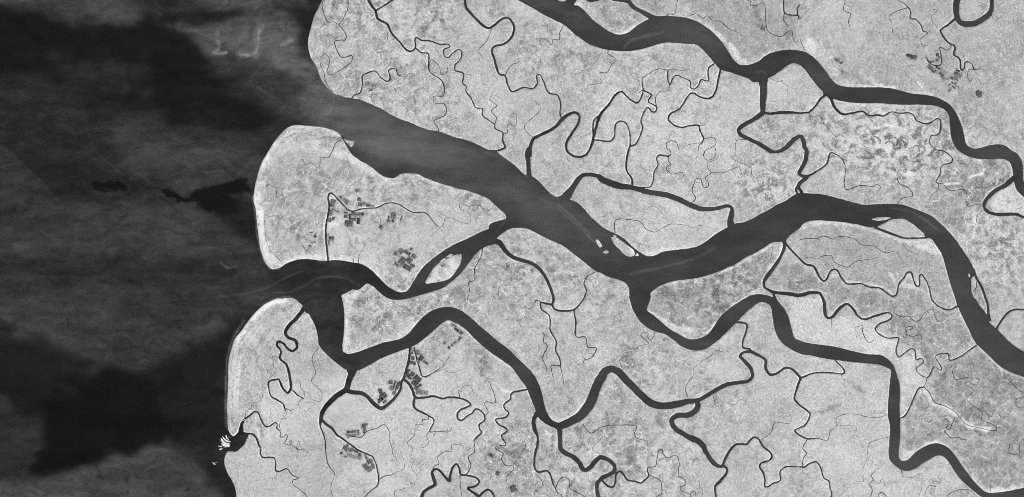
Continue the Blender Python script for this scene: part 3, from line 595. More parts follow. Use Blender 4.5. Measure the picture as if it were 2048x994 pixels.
def smooth(p, closed=False, step=2.0):
    """centripetal Catmull-Rom through the surveyed points"""
    n = len(p)
    if n < 3: return p
    if closed: q = np.vstack([p[-1:], p, p[:2]]); m = n
    else: q = np.vstack([2*p[:1]-p[1:2], p, 2*p[-1:]-p[-2:-1]]); m = n-1
    out = []
    for i in range(m):
        P0, P1, P2, P3 = q[i], q[i+1], q[i+2], q[i+3]
        d = lambda a, b: max(np.hypot(*(b[:2]-a[:2])), 1e-3)**0.5
        t1 = d(P0,P1); t2 = t1+d(P1,P2); t3 = t2+d(P2,P3)
        k = max(1, int(np.hypot(*(P2-P1)[:2])/step))
        for t in np.linspace(t1, t2, k, endpoint=False):
            A1 = (t1-t)/t1*P0+t/t1*P1; A2 = (t2-t)/(t2-t1)*P1+(t-t1)/(t2-t1)*P2; A3 = (t3-t)/(t3-t2)*P2+(t-t2)/(t3-t2)*P3
            B1 = (t2-t)/t2*A1+t/t2*A2; B2 = (t3-t)/(t3-t1)*A2+(t-t1)/(t3-t1)*A3
            out.append((t2-t)/(t2-t1)*B1+(t-t1)/(t2-t1)*B2)
    if not closed: out.append(p[-1])
    out = np.array(out); out[:,2] = np.maximum(out[:,2], 0.3)
    return out
# ---------------------------------------------------------------- noise
def vnoise(x, y, seed):
    T = np.random.RandomState(seed).rand(256, 256).astype(np.float32)
    xi = np.floor(x).astype(np.int64); yi = np.floor(y).astype(np.int64)
    fx = (x-xi).astype(np.float32); fy = (y-yi).astype(np.float32)
    fx = fx*fx*(3-2*fx); fy = fy*fy*(3-2*fy)
    a = T[yi&255, xi&255]; b = T[yi&255, (xi+1)&255]; c = T[(yi+1)&255, xi&255]; d = T[(yi+1)&255, (xi+1)&255]
    return (a+(b-a)*fx)*(1-fy)+(c+(d-c)*fx)*fy-0.5
def fbm(x, y, size, octv, seed, gain=0.5):
    s = 0; a = 1.0; c_, s_ = math.cos(0.6), math.sin(0.6)
    x = x/size; y = y/size
    for k in range(octv):
        s = s+a*vnoise(x+17.3*k, y-9.1*k, seed+k); a *= gain
        x, y = (c_*x-s_*y)*2.03, (s_*x+c_*y)*2.03
    return s*2
# ---------------------------------------------------------------- distance field of the water's edge
X0, X1, Y0, Y1 = -90.0, 2138.0, -90.0, 1084.0
nx = int((X1-X0)/G)+1; ny = int((Y1-Y0)/G)+1
gx = X0+np.arange(nx)*G; gy = Y0+np.arange(ny)*G
def seg_min(D, a, b, m, xs, ys, dx, r0=0.0, r1=0.0, lab=None, idx=0):
    x0 = max(0, int((min(a[0],b[0])-m-xs[0])/dx)); x1 = min(len(xs), int((max(a[0],b[0])+m-xs[0])/dx)+2)
    y0 = max(0, int((min(a[1],b[1])-m-ys[0])/dx)); y1 = min(len(ys), int((max(a[1],b[1])+m-ys[0])/dx)+2)
    if x1 <= x0 or y1 <= y0: return
    px = xs[x0:x1][None,:]; py = ys[y0:y1][:,None]
    ex, ey = b[0]-a[0], b[1]-a[1]; L = ex*ex+ey*ey+1e-9
    h = np.clip(((px-a[0])*ex+(py-a[1])*ey)/L, 0, 1)
    d = np.hypot(px-a[0]-h*ex, py-a[1]-h*ey)-(r0+(r1-r0)*h)
    S = D[y0:y1, x0:x1]
    if lab is not None:
        k = d < S; lab[y0:y1, x0:x1][k] = idx
    np.minimum(S, d, out=S)
def poly_sdf(p, margin, xs, ys, dx, far=99.0):
    D = np.full((len(ys), len(xs)), far, np.float32)
    n = len(p); ins = np.zeros(D.shape, bool)
    for i in range(n):
        a, b = p[i], p[(i+1)%n]
        seg_min(D, a, b, margin, xs, ys, dx)
        if a[1] == b[1]: continue
        lo, hi = (a, b) if a[1] < b[1] else (b, a)
        r = np.nonzero((ys >= lo[1]) & (ys < hi[1]))[0]
        if len(r) == 0: continue
        xc = lo[0]+(ys[r]-lo[1])*(hi[0]-lo[0])/(hi[1]-lo[1])
        ins[r] ^= xs[None,:] > xc[:,None]
    return np.where(ins, -D, D)
F = np.full((ny, nx), 99.0, np.float32); LAB = np.full((ny, nx), -1, np.int16)
BODIES = []; ISL = []
for line in D_BIG.strip().split('\n'):
    head, label, body = line.split('|'); kind, name = head.split()
    p = smooth(parse(body), True, 2.0)
    if name == 'sea': pass
    s = poly_sdf(p, 10, gx, gy, G)
    if kind == 'P':
        k = s < F; LAB[k & (s < 3)] = len(BODIES); F = np.minimum(F, s); BODIES.append((name, label, p, 99))
    else:
        F = np.maximum(F, -s); ISL.append((name, label, p))
STRIPS = []
for line in D_CREEK.strip().split('\n'):
    p = smooth(parse(line), False, 1.6)
    # slight natural wobble of the course
    p[:,0] += 0.35*fbm(p[:,0], p[:,1], 6, 2, 5); p[:,1] += 0.35*fbm(p[:,0], p[:,1], 6, 2, 9)
    ln = np.hypot(*np.diff(p[:,:2], axis=0).T).sum()
    wm = float(np.median(p[:,2]))
    cut = p[:,2] >= 1.9
    if cut.mean() > 0.3:
        i0 = len(BODIES); BODIES.append(('river' if wm > 5.5 else 'creek', None, p, wm))
        for a, b in zip(p[:-1], p[1:]):
            if max(a[2], b[2]) < 1.9: continue
            seg_min(F, a, b, 8+max(a[2], b[2])/2, gx, gy, G, a[2]/2, b[2]/2, LAB, i0)
    if cut.mean() < 0.999:                         # narrow reaches: a strip of water on the flats
        k = 0
        while k < len(p):
            if p[k,2] < 1.9:
                j = k
                while j < len(p) and p[j,2] < 1.9: j += 1
                if j-k >= 2: STRIPS.append(p[max(0,k-1):min(len(p), j+1)])
                k = j
            else: k += 1
# small tributaries feeding the surveyed creeks
rt = random.Random(77); NS = len(STRIPS)
occ = np.zeros((ny, nx), bool)
for p in STRIPS: occ[np.clip((p[:,1]-Y0).astype(int), 0, ny-1), np.clip((p[:,0]-X0).astype(int), 0, nx-1)] = True
srcs = [b[2] for b in BODIES if b[3] < 5]+STRIPS[:NS]
tries = 0; ntrib = 0
while ntrib < 105 and tries < 4000:
    tries += 1; p = rt.choice(srcs)
    if len(p) < 6: continue
    i = rt.randrange(2, len(p)-2); x, y, w0 = p[i]
    if not (430 < x < 2048 and 0 < y < 994) or (y < 330 and x > 1560 and rt.random() < 0.6): continue
    a = math.atan2(p[i+1][1]-p[i-1][1], p[i+1][0]-p[i-1][0])+rt.choice([-1, 1])*rt.uniform(1.1, 1.7)
    ln = rt.uniform(14, 62); st = []; k = rt.uniform(-0.1, 0.1); ph = rt.uniform(0, 6); wl = rt.uniform(7, 16); am = rt.uniform(0.5, 1.3); d = w0/2; ok = True
    x += math.cos(a)*d; y += math.sin(a)*d; x0_, y0_ = x, y; s_ = 0
    while s_ < ln:
        aa = a+k*s_*0.15+am*math.sin(s_/wl*3.1+ph)+0.15*math.sin(s_*0.6+ph*2); st.append((x, y, 0.35*(1-s_/ln)+0.38)); x += math.cos(aa)*1.5; y += math.sin(aa)*1.5; s_ += 1.5
        jx, jy = int(x-X0), int(y-Y0)
        if not (3 < jx < nx-3 and 3 < jy < ny-3): break
        if s_ > 7 and (F[jy, jx] < 3 or occ[jy-2:jy+3, jx-2:jx+3].any()): break
    if len(st) < 8: continue
    st = np.array(st); STRIPS.append(st); ntrib += 1; srcs.append(st)
    occ[np.clip((st[4:,1]-Y0).astype(int), 0, ny-1), np.clip((st[4:,0]-X0).astype(int), 0, nx-1)] = True
PX, PY = np.meshgrid(gx.astype(np.float32), gy.astype(np.float32))
F += np.where(np.abs(F) < 20, 0.35*fbm(PX, PY, 5, 2, 31), 0)
# dilated distance of narrow strips, for their pale levees
FS = np.full((ny, nx), 99.0, np.float32)
for p in STRIPS:
    for a, b in zip(p[:-1], p[1:]):
        seg_min(FS, a, b, 5, gx, gy, G, a[2]/2, b[2]/2)
# ---------------------------------------------------------------- ground and water tones
H2 = 2.0
cx_ = np.arange(X0, X1+H2, H2); cy_ = np.arange(Y0, Y1+H2, H2)
QX, QY = np.meshgrid(cx_.astype(np.float32), cy_.astype(np.float32))
def ss(t): t = np.clip(t, 0, 1); return t*t*(3-2*t)
WT = np.full(QX.shape, 56.0, np.float32); LT = np.full(QX.shape, 178.0, np.float32)
WT[:, :] = np.where(QX < 640, 47.0, 57.0)
TX = np.full(QX.shape, 0.6, np.float32)                    # how patchy the ground cover is
def boxblur(T, rad):
    for ax in (0, 1):
        acc = 0
        for d in range(-rad, rad+1): acc = acc+np.take(T, np.clip(np.arange(T.shape[ax])+d, 0, T.shape[ax]-1), axis=ax)
        T = acc/(2*rad+1)
    return T
blurred = False
for zi, line in enumerate(D_TONE.strip().split('\n')):
    k, rest = line.split(' ', 1)
    if k in 'sZ' and not blurred: WT = boxblur(boxblur(WT, 2), 3); blurred = True
    if k == 'T':
        v, cx0, cy0, rx, ry = [float(a) for a in rest.split()]
        a = ss(1.5-np.hypot((QX-cx0)/rx, (QY-cy0)/ry)+0.3*fbm(QX, QY, 40, 3, 900+zi)); TX += (v-TX)*a; continue
    if k in 'SLZ':
        v, soft, warp, body = rest.split(' ', 3); v, soft, warp = float(v), float(soft), float(warp)
        if k == 'S': soft *= 1.5
        if v == 82: v = 92-26*ss((QX-640)/660)
        p = smooth(parse(body), True, 6.0) if k in 'SZ' else parse(body)
        s = poly_sdf(p, soft+warp*2+6, cx_, cy_, H2)
        if k == 'L': wb = fbm(QX, QY, 26, 4, 100+zi, 0.6)*warp
        else:
            wb = fbm(QX*0.7, QY*1.1, max(5.0, min(30.0, warp*2.6)), 5, 100+zi, 0.66)*warp*0.95
            fr = fbm(QX*0.35+QY*0.05, QY*1.5, 12, 4, 500+zi, 0.8)
        a = ss(0.5-(s+wb)/soft) if k == 'L' else np.clip(ss(0.5-(s+wb)/(soft*1.5))+0.25*fr*(np.abs(s+wb) < soft*1.2)*np.clip(1.2-np.abs(s+wb)/soft, 0, 1), 0, 1)
        T = LT if k == 'L' else WT
        T += (v-T)*a
    else:
        v, wd, body = rest.split(' ', 2); v, wd = float(v), float(wd)
        p = smooth(parse(body), False, 4.0)
        s = np.full(QX.shape, 99.0, np.float32)
        for a_, b_ in zip(p[:-1], p[1:]): seg_min(s, a_, b_, wd*2+6, cx_, cy_, H2)
        wn = fbm(QX, QY, 9, 3, 300+zi)*wd*(0.35 if k == 'l' else 0.18)
        a = np.clip(1.15-(s+wn)/(wd*0.62), 0, 1) if k == 'l' else np.exp(-((s+wn)/(max(wd, 2.4)*0.5))**2)
        T = LT if k == 'l' else WT
        T += (v-T)*ss(a)*(1.0 if k == 'l' else 0.9)
# broad natural variation
WT += 2+3*(QX > 720)+fbm(QX*0.45, QY*1.3, 50, 6, 61, 0.7)*5.5*(WT/50)+(fbm(QX*0.5+QY*0.1+fbm(QX, QY, 40, 3, 610)*14, QY*1.15+fbm(QX, QY, 40, 3, 615)*12, 11, 4, 64, 0.75)*6.0)*(WT/50)*ss((760-QX)/100)
LT = 160+(LT-150)*0.98
LT += fbm(QX, QY, 70, 3, 71)*6
wxx = QX+fbm(QX, QY, 30, 3, 201)*14; wyy = QY+fbm(QX, QY, 30, 3, 205)*14
pt = fbm(wxx, wyy, 34, 5, 75, 0.62); pw = TX*np.clip(0.8+0.9*fbm(QX, QY, 150, 2, 79), 0.3, 1.3)
LT += -12*pw*ss((pt-0.08)/0.16)+4*pw*ss((-pt-0.1)/0.25)
pt2 = fbm(wxx, wyy, 15, 4, 175, 0.6); pw2 = TX*np.clip(0.7+1.1*fbm(QX, QY, 90, 2, 179), 0.2, 1.3)
LT += -16*pw2*ss((pt2-0.2)/0.08)+5*pw2*ss((-pt2-0.18)/0.1)+fbm(wxx, wyy, 9, 3, 209, 0.7)*5*pw
# bare, trodden ground round the pond farms
for line in D_THINGS.strip().split('\n'):
    f = line.split('|')
    if f[0] != 'C': continue
    k, body = f[2].split(':', 1); t = TILES[k]; s = np.full(QX.shape, 99.0, np.float32)
    for b in body.split(';'):
        v = [float(a) for a in b.strip().split(',')]; cx, cy, w_, h_, a = t[0]+v[0]/t[2], t[1]+v[1]/t[2], v[2]/t[2], v[3]/t[2], math.radians(v[4])
        if w_ < h_: w_, h_, a = h_, w_, a+math.pi/2
        u = (w_-h_)/2; seg_min(s, (cx-u*math.cos(a), cy-u*math.sin(a)), (cx+u*math.cos(a)+.01, cy+u*math.sin(a)), h_/2+9, cx_, cy_, H2, h_/2, h_/2)
    a = ss((3.2-s+fbm(QX, QY, 6, 3, 405)*1.5)/2.5); LT += (144-LT)*a*0.75
# parallel beach ridges behind the southern and western shores
coast = BODIES[0][2]
SD = poly_sdf(coast, 110, cx_, cy_, H2)
msk = ss((640-QX)/60)*ss((64-SD+14*fbm(QX, QY, 40, 3, 83))/40)*(SD > 0)
msk = msk*np.where(QY > 600, 1.0, 0.6*(SD < 22))*np.where((QY > 875), 0.15, 1.0)
rid = SD+fbm(QX, QY, 80, 3, 81)*5
LT += msk*(fbm(rid*1.0, QY*0.04, 5.0, 3, 85, 0.8)*27+3)
def samp(T, x, y):
    fx = (np.asarray(x)-X0)/H2; fy = (np.asarray(y)-Y0)/H2
    xi = np.clip(fx.astype(int), 0, T.shape[1]-2); yi = np.clip(fy.astype(int), 0, T.shape[0]-2)
    u = np.clip(fx-xi, 0, 1); v = np.clip(fy-yi, 0, 1)
    return (T[yi,xi]*(1-u)+T[yi,xi+1]*u)*(1-v)+(T[yi+1,xi]*(1-u)+T[yi+1,xi+1]*u)*v
# ---------------------------------------------------------------- materials
def mat(name):
    m = bpy.data.materials.new(name); m.use_nodes = True
    n = m.node_tree; b = n.nodes['Principled BSDF']; return m, n, b
def mth(n, op, a, b=None, clamp=False):
    k = n.nodes.new('ShaderNodeMath'); k.operation = op; k.use_clamp = clamp
    for i, v in enumerate((a, b)):
        if v is None: continue
        if isinstance(v, (int, float)): k.inputs[i].default_value = v
        else: n.links.new(v, k.inputs[i])
    return k.outputs[0]
def noise(n, vec, size, detail=2.0, rough=0.5, dist=0.0):
    k = n.nodes.new('ShaderNodeTexNoise'); k.inputs['Scale'].default_value = 1.0/size
    k.inputs['Detail'].default_value = detail; k.inputs['Roughness'].default_value = rough; k.inputs['Distortion'].default_value = dist
    n.links.new(vec, k.inputs['Vector']); return k.outputs['Fac']
def pos(n, sx=1, sy=1, rot=0):
    g = n.nodes.new('ShaderNodeNewGeometry'); mp = n.nodes.new('ShaderNodeMapping')
    mp.inputs['Scale'].default_value = (sx, sy, 1); mp.inputs['Rotation'].default_value = (0, 0, rot)
    n.links.new(g.outputs['Position'], mp.inputs['Vector']); return mp.outputs[0]
def to_albedo(n, b, g):
    g = mth(n, 'MAXIMUM', g, 0.02)
    a = mth(n, 'MULTIPLY', mth(n, 'POWER', g, 2.25), ALB)
    c = n.nodes.new('ShaderNodeCombineColor'); [n.links.new(a, c.inputs[i]) for i in range(3)]
    n.links.new(c.outputs[0], b.inputs['Base Color'])
def attr(n):
    a = n.nodes.new('ShaderNodeAttribute'); a.attribute_name = 'cover'
    s = n.nodes.new('ShaderNodeSeparateColor'); n.links.new(a.outputs['Color'], s.inputs[0]); return s.outputs
def centred(n, v, amp): return mth(n, 'MULTIPLY', mth(n, 'SUBTRACT', v, 0.5), amp)
def land_material():
    m, n, b = mat('mangrove_and_mudflat')
    R_, V_, M_ = attr(n)                              # tone, vein weight, mottle weight
    P = pos(n)
    g = R_
    # mottled stands: thresholded, warped clumps
    c1 = noise(n, P, 15, 4, 0.62, 0.8)
    mr = n.nodes.new('ShaderNodeMapRange'); mr.inputs[1].default_value = 0.38; mr.inputs[2].default_value = 0.56
    mr.interpolation_type = 'SMOOTHSTEP'; n.links.new(c1, mr.inputs[0])
    g = mth(n, 'ADD', g, mth(n, 'MULTIPLY', mth(n, 'MULTIPLY', mth(n, 'SUBTRACT', mr.outputs[0], 0.72), 0.17), M_))
    g = mth(n, 'ADD', g, centred(n, noise(n, P, 5, 6, 0.85), 0.34))
    g = mth(n, 'ADD', g, centred(n, noise(n, P, 2.6, 3, 0.85), 0.60))
    g = mth(n, 'ADD', g, centred(n, noise(n, P, 1.4, 1, 0.6), 0.60))
    # pale vein network of old channels
    wv = n.nodes.new('ShaderNodeVectorMath'); wv.operation = 'ADD'
    nn = n.nodes.new('ShaderNodeTexNoise'); nn.inputs['Scale'].default_value = 1/9; nn.inputs['Detail'].default_value = 3
    n.links.new(P, nn.inputs['Vector']); sc = n.nodes.new('ShaderNodeVectorMath'); sc.operation = 'SCALE'; sc.inputs['Scale'].default_value = 16
    n.links.new(nn.outputs['Color'], sc.inputs[0]); n.links.new(P, wv.inputs[0]); n.links.new(sc.outputs[0], wv.inputs[1])
    vo = n.nodes.new('ShaderNodeTexVoronoi'); vo.feature = 'DISTANCE_TO_EDGE'; vo.inputs['Scale'].default_value = 1/17
    n.links.new(wv.outputs[0], vo.inputs['Vector'])
    v = mth(n, 'SUBTRACT', 1.0, mth(n, 'MULTIPLY', vo.outputs['Distance'], 17.0), True)
    v = mth(n, 'MULTIPLY', v, mth(n, 'MULTIPLY', mth(n, 'SUBTRACT', noise(n, P, 26, 3), 0.38), 4.5, True))
    g = mth(n, 'ADD', g, mth(n, 'MULTIPLY', mth(n, 'MULTIPLY', v, 0.24), V_))
    # stands of different age: each cell of the network has its own tone
    v2 = n.nodes.new('ShaderNodeTexVoronoi'); v2.feature = 'F1'; v2.inputs['Scale'].default_value = 1/11
    n.links.new(wv.outputs[0], v2.inputs['Vector']); sv = n.nodes.new('ShaderNodeSeparateColor'); n.links.new(v2.outputs['Color'], sv.inputs[0])
    g = mth(n, 'ADD', g, mth(n, 'MULTIPLY', centred(n, sv.outputs[0], 0.09), mth(n, 'ADD', mth(n, 'MULTIPLY', V_, 0.8), 0.25)))
    # scattered dark pools
    dp = mth(n, 'MULTIPLY', mth(n, 'SUBTRACT', noise(n, P, 2.4, 3, 0.75), 0.68), 3.0, True)
    g = mth(n, 'SUBTRACT', g, mth(n, 'MINIMUM', dp, 0.25))
    # thin dark rills
    rn = noise(n, P, 24, 6, 0.68, 1.6)
    rl = mth(n, 'SUBTRACT', 1.0, mth(n, 'MULTIPLY', mth(n, 'ABSOLUTE', mth(n, 'SUBTRACT', rn, 0.5)), 75.0), True)
    rl = mth(n, 'MULTIPLY', rl, mth(n, 'MULTIPLY', mth(n, 'SUBTRACT', noise(n, P, 50, 2), 0.47), 5.0, True))
    g = mth(n, 'SUBTRACT', g, mth(n, 'MULTIPLY', rl, 0.17))
    # pale infilled meanders
    pn = noise(n, P, 34, 4, 0.6, 1.1)
    pl = mth(n, 'SUBTRACT', 1.0, mth(n, 'MULTIPLY', mth(n, 'ABSOLUTE', mth(n, 'SUBTRACT', pn, 0.47)), 55.0), True)
    pl = mth(n, 'MULTIPLY', pl, mth(n, 'MULTIPLY', mth(n, 'SUBTRACT', noise(n, P, 70, 2), 0.45), 6.0, True))
    g = mth(n, 'ADD', g, mth(n, 'MULTIPLY', mth(n, 'MULTIPLY', pl, 0.10), mth(n, 'ADD', V_, 0.25)))
    # sparse bright bare spots
    sp = mth(n, 'MULTIPLY', mth(n, 'SUBTRACT', noise(n, P, 3.6, 3, 0.72), 0.665), 2.6, True)
    g = mth(n, 'ADD', g, mth(n, 'MINIMUM', sp, 0.2))
    g = mth(n, 'MINIMUM', g, 0.97)
    to_albedo(n, b, g)
    b.inputs['Roughness'].default_value = 0.95; b.inputs['Specular IOR Level'].default_value = 0.1
    bp = n.nodes.new('ShaderNodeBump'); bp.inputs['Strength'].default_value = 0.35; bp.inputs['Distance'].default_value = 0.5
    n.links.new(noise(n, P, 1.8, 4, 0.7), bp.inputs['Height']); n.links.new(bp.outputs[0], b.inputs['Normal'])
    return m
def water_material(name='silty_water', attribute=True, tone=0.25):
    m, n, b = mat(name)
    g = attr(n)[0] if attribute else None
    P = pos(n)
    if g is None: g = mth(n, 'ADD', tone, 0.0)
    g = mth(n, 'ADD', g, centred(n, noise(n, pos(n, 0.5, 1.2, 0.12), 4, 4, 0.75), 0.06))
    g = mth(n, 'ADD', g, centred(n, noise(n, P, 2.0, 3, 0.85), 0.34))
    g = mth(n, 'ADD', g, centred(n, noise(n, pos(n, 0.3, 1.0, 0.1), 30, 5, 0.6, 0.8), 0.035))
    wvt = n.nodes.new('ShaderNodeTexWave'); wvt.inputs['Scale'].default_value = 0.055; wvt.inputs['Distortion'].default_value = 3.0; wvt.inputs['Detail'].default_value = 3.0; wvt.inputs['Detail Scale'].default_value = 0.6
    n.links.new(pos(n, 1, 0.6, 0.25), wvt.inputs['Vector']); g = mth(n, 'ADD', g, centred(n, wvt.outputs['Fac'], 0.010))
    to_albedo(n, b, g)
    b.inputs['Roughness'].default_value = 0.45; b.inputs['IOR'].default_value = 1.33; b.inputs['Specular IOR Level'].default_value = 0.25
    bp = n.nodes.new('ShaderNodeBump'); bp.inputs['Strength'].default_value = 0.15; bp.inputs['Distance'].default_value = 0.2
    n.links.new(noise(n, pos(n, 0.5, 1.2, 0.2), 2.5, 3, 0.6), bp.inputs['Height']); n.links.new(bp.outputs[0], b.inputs['Normal'])
    return m
def plain(name, g, amp=0.08, size=1.2, rough=0.9):
    m, n, b = mat(name)
    to_albedo(n, b, mth(n, 'ADD', centred(n, noise(n, pos(n), size, 3, 0.6), amp), g)); b.inputs['Roughness'].default_value = rough
    return m
M_LAND = land_material(); M_WATER = water_material()
# ---------------------------------------------------------------- object helpers
def tag(o, label=None, cat=None, group=None, kind=None):
    if label: o['label'] = label
    if cat: o['category'] = cat
    if group: o['group'] = group
    if kind: o['kind'] = kind
    return o
def mesh_np(name, V, Fq, m, cols=None, parent=None, tri=None):
    """V (n,3), Fq (k,4) quads, tri (j,3): one mesh object"""
    me = bpy.data.meshes.new(name); nq = 0 if Fq is None else len(Fq); nt_ = 0 if tri is None else len(tri)
    loops = np.concatenate([np.asarray(a).ravel() for a in (Fq, tri) if a is not None and len(a)]).astype(np.int32)
    me.vertices.add(len(V)); me.vertices.foreach_set('co', np.asarray(V, np.float32).ravel())
    me.loops.add(len(loops)); me.loops.foreach_set('vertex_index', loops)
    me.polygons.add(nq+nt_)
    st = np.concatenate([np.arange(nq)*4, nq*4+np.arange(nt_)*3]).astype(np.int32)
    me.polygons.foreach_set('loop_start', st)
    me.polygons.foreach_set('loop_total', np.concatenate([np.full(nq, 4), np.full(nt_, 3)]).astype(np.int32))
    me.update(calc_edges=True)
    if cols is not None:
        a = me.color_attributes.new('cover', 'FLOAT_COLOR', 'POINT')
        c4 = np.ones((len(V), 4), np.float32); c4[:,:3] = cols; a.data.foreach_set('color', c4.ravel())
    me.materials.append(m)
    o = bpy.data.objects.new(name, me); C.objects.link(o)
    if parent: o.parent = parent
    return o
def empty(name, x, y, z=1.0):
    o = bpy.data.objects.new(name, None); C.objects.link(o); o.location = (x, -y, z); return o
def region(x, y):
    if x < 760 and y > 590: return 'on the south-western coastal flats'
    if x < 700 and y > 230: return 'on the round-headed western island'
    if x < 1060 and 230 < y < 490 and y > 300+0.0*(x): return 'on the western island beside the estuary'
    if x < 900 and y < 300: return 'on the north-western headland'
    if x < 1170 and y < 320: return 'on the northern flats west of the river fork'
    if y < 110 and x > 1280: return 'on the plain north of the northern river'
    if x > 1780 and y < 240: return 'on the inland plain by the right edge'
    if x < 1480 and y < 400: return 'in the pale flats south of the northern river'
    if y < 420: return 'in the dappled flats between the two eastern rivers'
    if x < 1130 and y < 700: return 'on the middle flats below the estuary'
    if x < 1100: return 'in the southern flats around the fish ponds'
    if x < 1320 and y < 700: return 'on the flats left of the river fork'
    if x > 1560 and y < 700: return 'on the grey eastern flats inside the big bend'
    if x > 1800: return 'on the dark south-eastern flats'
    if x < 1480: return 'in the southern flats below the looping river'
    return 'on the pale flats left of the south-eastern river'
# ---------------------------------------------------------------- land
def land_z(Fv, x, y): return 0.12+0.88*ss(Fv/2.2)+0.05*fbm(x, y, 14, 2, 41)*ss(Fv/4)
def land_cols(x, y, Fv, FSv):
    t = samp(LT, x, y)
    rw = 0.55+0.9*fbm(x, y, 30, 2, 91)
    dk = np.clip((178-t)/20, 0, 1.3)
    rim = np.exp(-(np.maximum(Fv, 0)-0.9)**2/1.3)*20*rw+dk*26*ss((4.6+2*rw-Fv)/2.2)*np.clip(rw+0.3, 0, 1)
    wet = np.exp(-np.maximum(Fv, 0)/0.35)*18
    rim2 = np.exp(-(np.maximum(FSv, 0)/1.1)**2)*14*np.clip(0.4+1.6*fbm(x, y, 40, 2, 95), 0, 1)
    t = t+np.maximum(rim, 0)*(t < 218)+rim2-wet
    tx = samp(TX, x, y)
    vein = np.clip((195-t)/26, 0.12, 1.2)*np.clip(tx*1.2, 0, 1.1)
    mott = tx*np.clip(0.4+1.0*fbm(x, y, 120, 2, 97), 0.1, 1.0)
    dap = np.clip(1-np.hypot((x-1780)/190, (y-300)/110), 0, 1)+np.clip(1-np.hypot((x-2000)/110, (y-480)/160), 0, 1)+np.clip(1-np.hypot((x-1520)/90, (y-370)/60), 0, 1)
    mott = mott+dap*1.5
    mott = np.where(t > 198, 0.25*mott, mott)
    return np.stack([t/255.0, vein, mott], -1)
land = F > 0
comp = np.full((ny, nx), -1, np.int32); par = []
def find(a):
    while par[a] != a: par[a] = par[par[a]]; a = par[a]
    return a
prev = []
for j in range(ny):
    r = land[j].astype(np.int8); d = np.diff(np.concatenate([[0], r, [0]]))
    s_ = np.nonzero(d == 1)[0]; e_ = np.nonzero(d == -1)[0]; cur = []
    pi = 0
    for s0, e0 in zip(s_, e_):
        i = len(par); par.append(i); comp[j, s0:e0] = i; cur.append((s0, e0, i))
    for s0, e0, i in cur:
        for ps, pe, k in prev:
            if ps < e0 and s0 < pe:
                a, b = find(i), find(k)
                if a != b: par[max(a, b)] = min(a, b)
    prev = cur
root = np.array([find(i) for i in range(len(par))]); comp = np.where(comp >= 0, root[np.maximum(comp, 0)], -1)
ids, cnt = np.unique(comp[comp >= 0], return_counts=True)
small = set(ids[cnt < 14].tolist())
fc = F.ravel(); cc = comp.ravel(); Xf = PX.ravel().astype(np.float64); Yf = PY.ravel().astype(np.float64)
base = (np.arange(ny-1)[:,None]*nx+np.arange(nx-1)[None,:]).ravel()
cor = np.stack([base, base+nx, base+nx+1, base+1], 1)     # TL, BL, BR, TR: counter-clockwise seen from above
nin = (fc[cor] > 0).sum(1)
full = cor[nin == 4]; mixed = cor[(nin > 0) & (nin < 4)]
extraV = []; ekey = {}; N0 = nx*ny
def edge_v(a, b):
    k = (a, b) if a < b else (b, a)
    if k not in ekey:
        t = fc[k[0]]/(fc[k[0]]-fc[k[1]])
        ekey[k] = N0+len(extraV)
        extraV.append((Xf[k[0]]+(Xf[k[1]]-Xf[k[0]])*t, Yf[k[0]]+(Yf[k[1]]-Yf[k[0]])*t))
    return ekey[k]
tris = {}; skirts = {}
for c4 in mixed.tolist():
    ins = [fc[c] > 0 for c in c4]; n_in = sum(ins)
    polys = []
    if n_in == 2 and ins[0] == ins[2]:
        for i in range(4):
            if ins[i]: polys.append((cc[c4[i]], [edge_v(c4[i-1], c4[i]), c4[i], edge_v(c4[i], c4[(i+1)%4])]))
    else:
        pl = []; cid = -1
        for i in range(4):
            a, b = c4[i], c4[(i+1)%4]
            if ins[i]: pl.append(a); cid = cc[a]
            if ins[i] != ins[(i+1)%4]: pl.append(edge_v(a, b))
        polys.append((cid, pl))
    for cid, pl in polys:
        if cid in small: continue
        T = tris.setdefault(cid, [])
        for i in range(1, len(pl)-1): T.append((pl[0], pl[i], pl[i+1]))
        for i in range(len(pl)):
            a, b = pl[i], pl[(i+1)%len(pl)]
            if a >= N0 and b >= N0: skirts.setdefault(cid, []).append((b, a))
eV = np.array(extraV); allx = np.concatenate([Xf, eV[:,0]]); ally = np.concatenate([Yf, eV[:,1]])
allF = np.concatenate([np.maximum(fc, 0), np.zeros(len(eV))]); allFS = np.concatenate([FS.ravel(), samp(FS[::2, ::2], eV[:,0], eV[:,1]) if G == 1.0 else np.full(len(eV), 99.0)])
fcomp = cc[full[:,0]]
order = np.argsort(fcomp, kind='stable'); full = full[order]; fcomp = fcomp[order]
u, st_, ct_ = np.unique(fcomp, return_index=True, return_counts=True); quads = {a: full[b:b+c] for a, b, c in zip(u.tolist(), st_, ct_)}
named = []
SEEDS = D_SEEDS
for (sx, sy, nm, lb) in SEEDS: named.append((comp[int((sy-Y0)/G), int((sx-X0)/G)], nm, lb))
for nm, lb, p in ISL:
    s = poly_sdf(p, 6, gx, gy, G); k = (s < 0) & (comp >= 0)
    if k.any():
        vv, c_ = np.unique(comp[k], return_counts=True); named.append((vv[c_.argmax()], nm, lb))
        LTi = None
names = {}
for c_, nm, lb in named:
    if c_ not in names: names[c_] = (nm, lb)
nland = 0
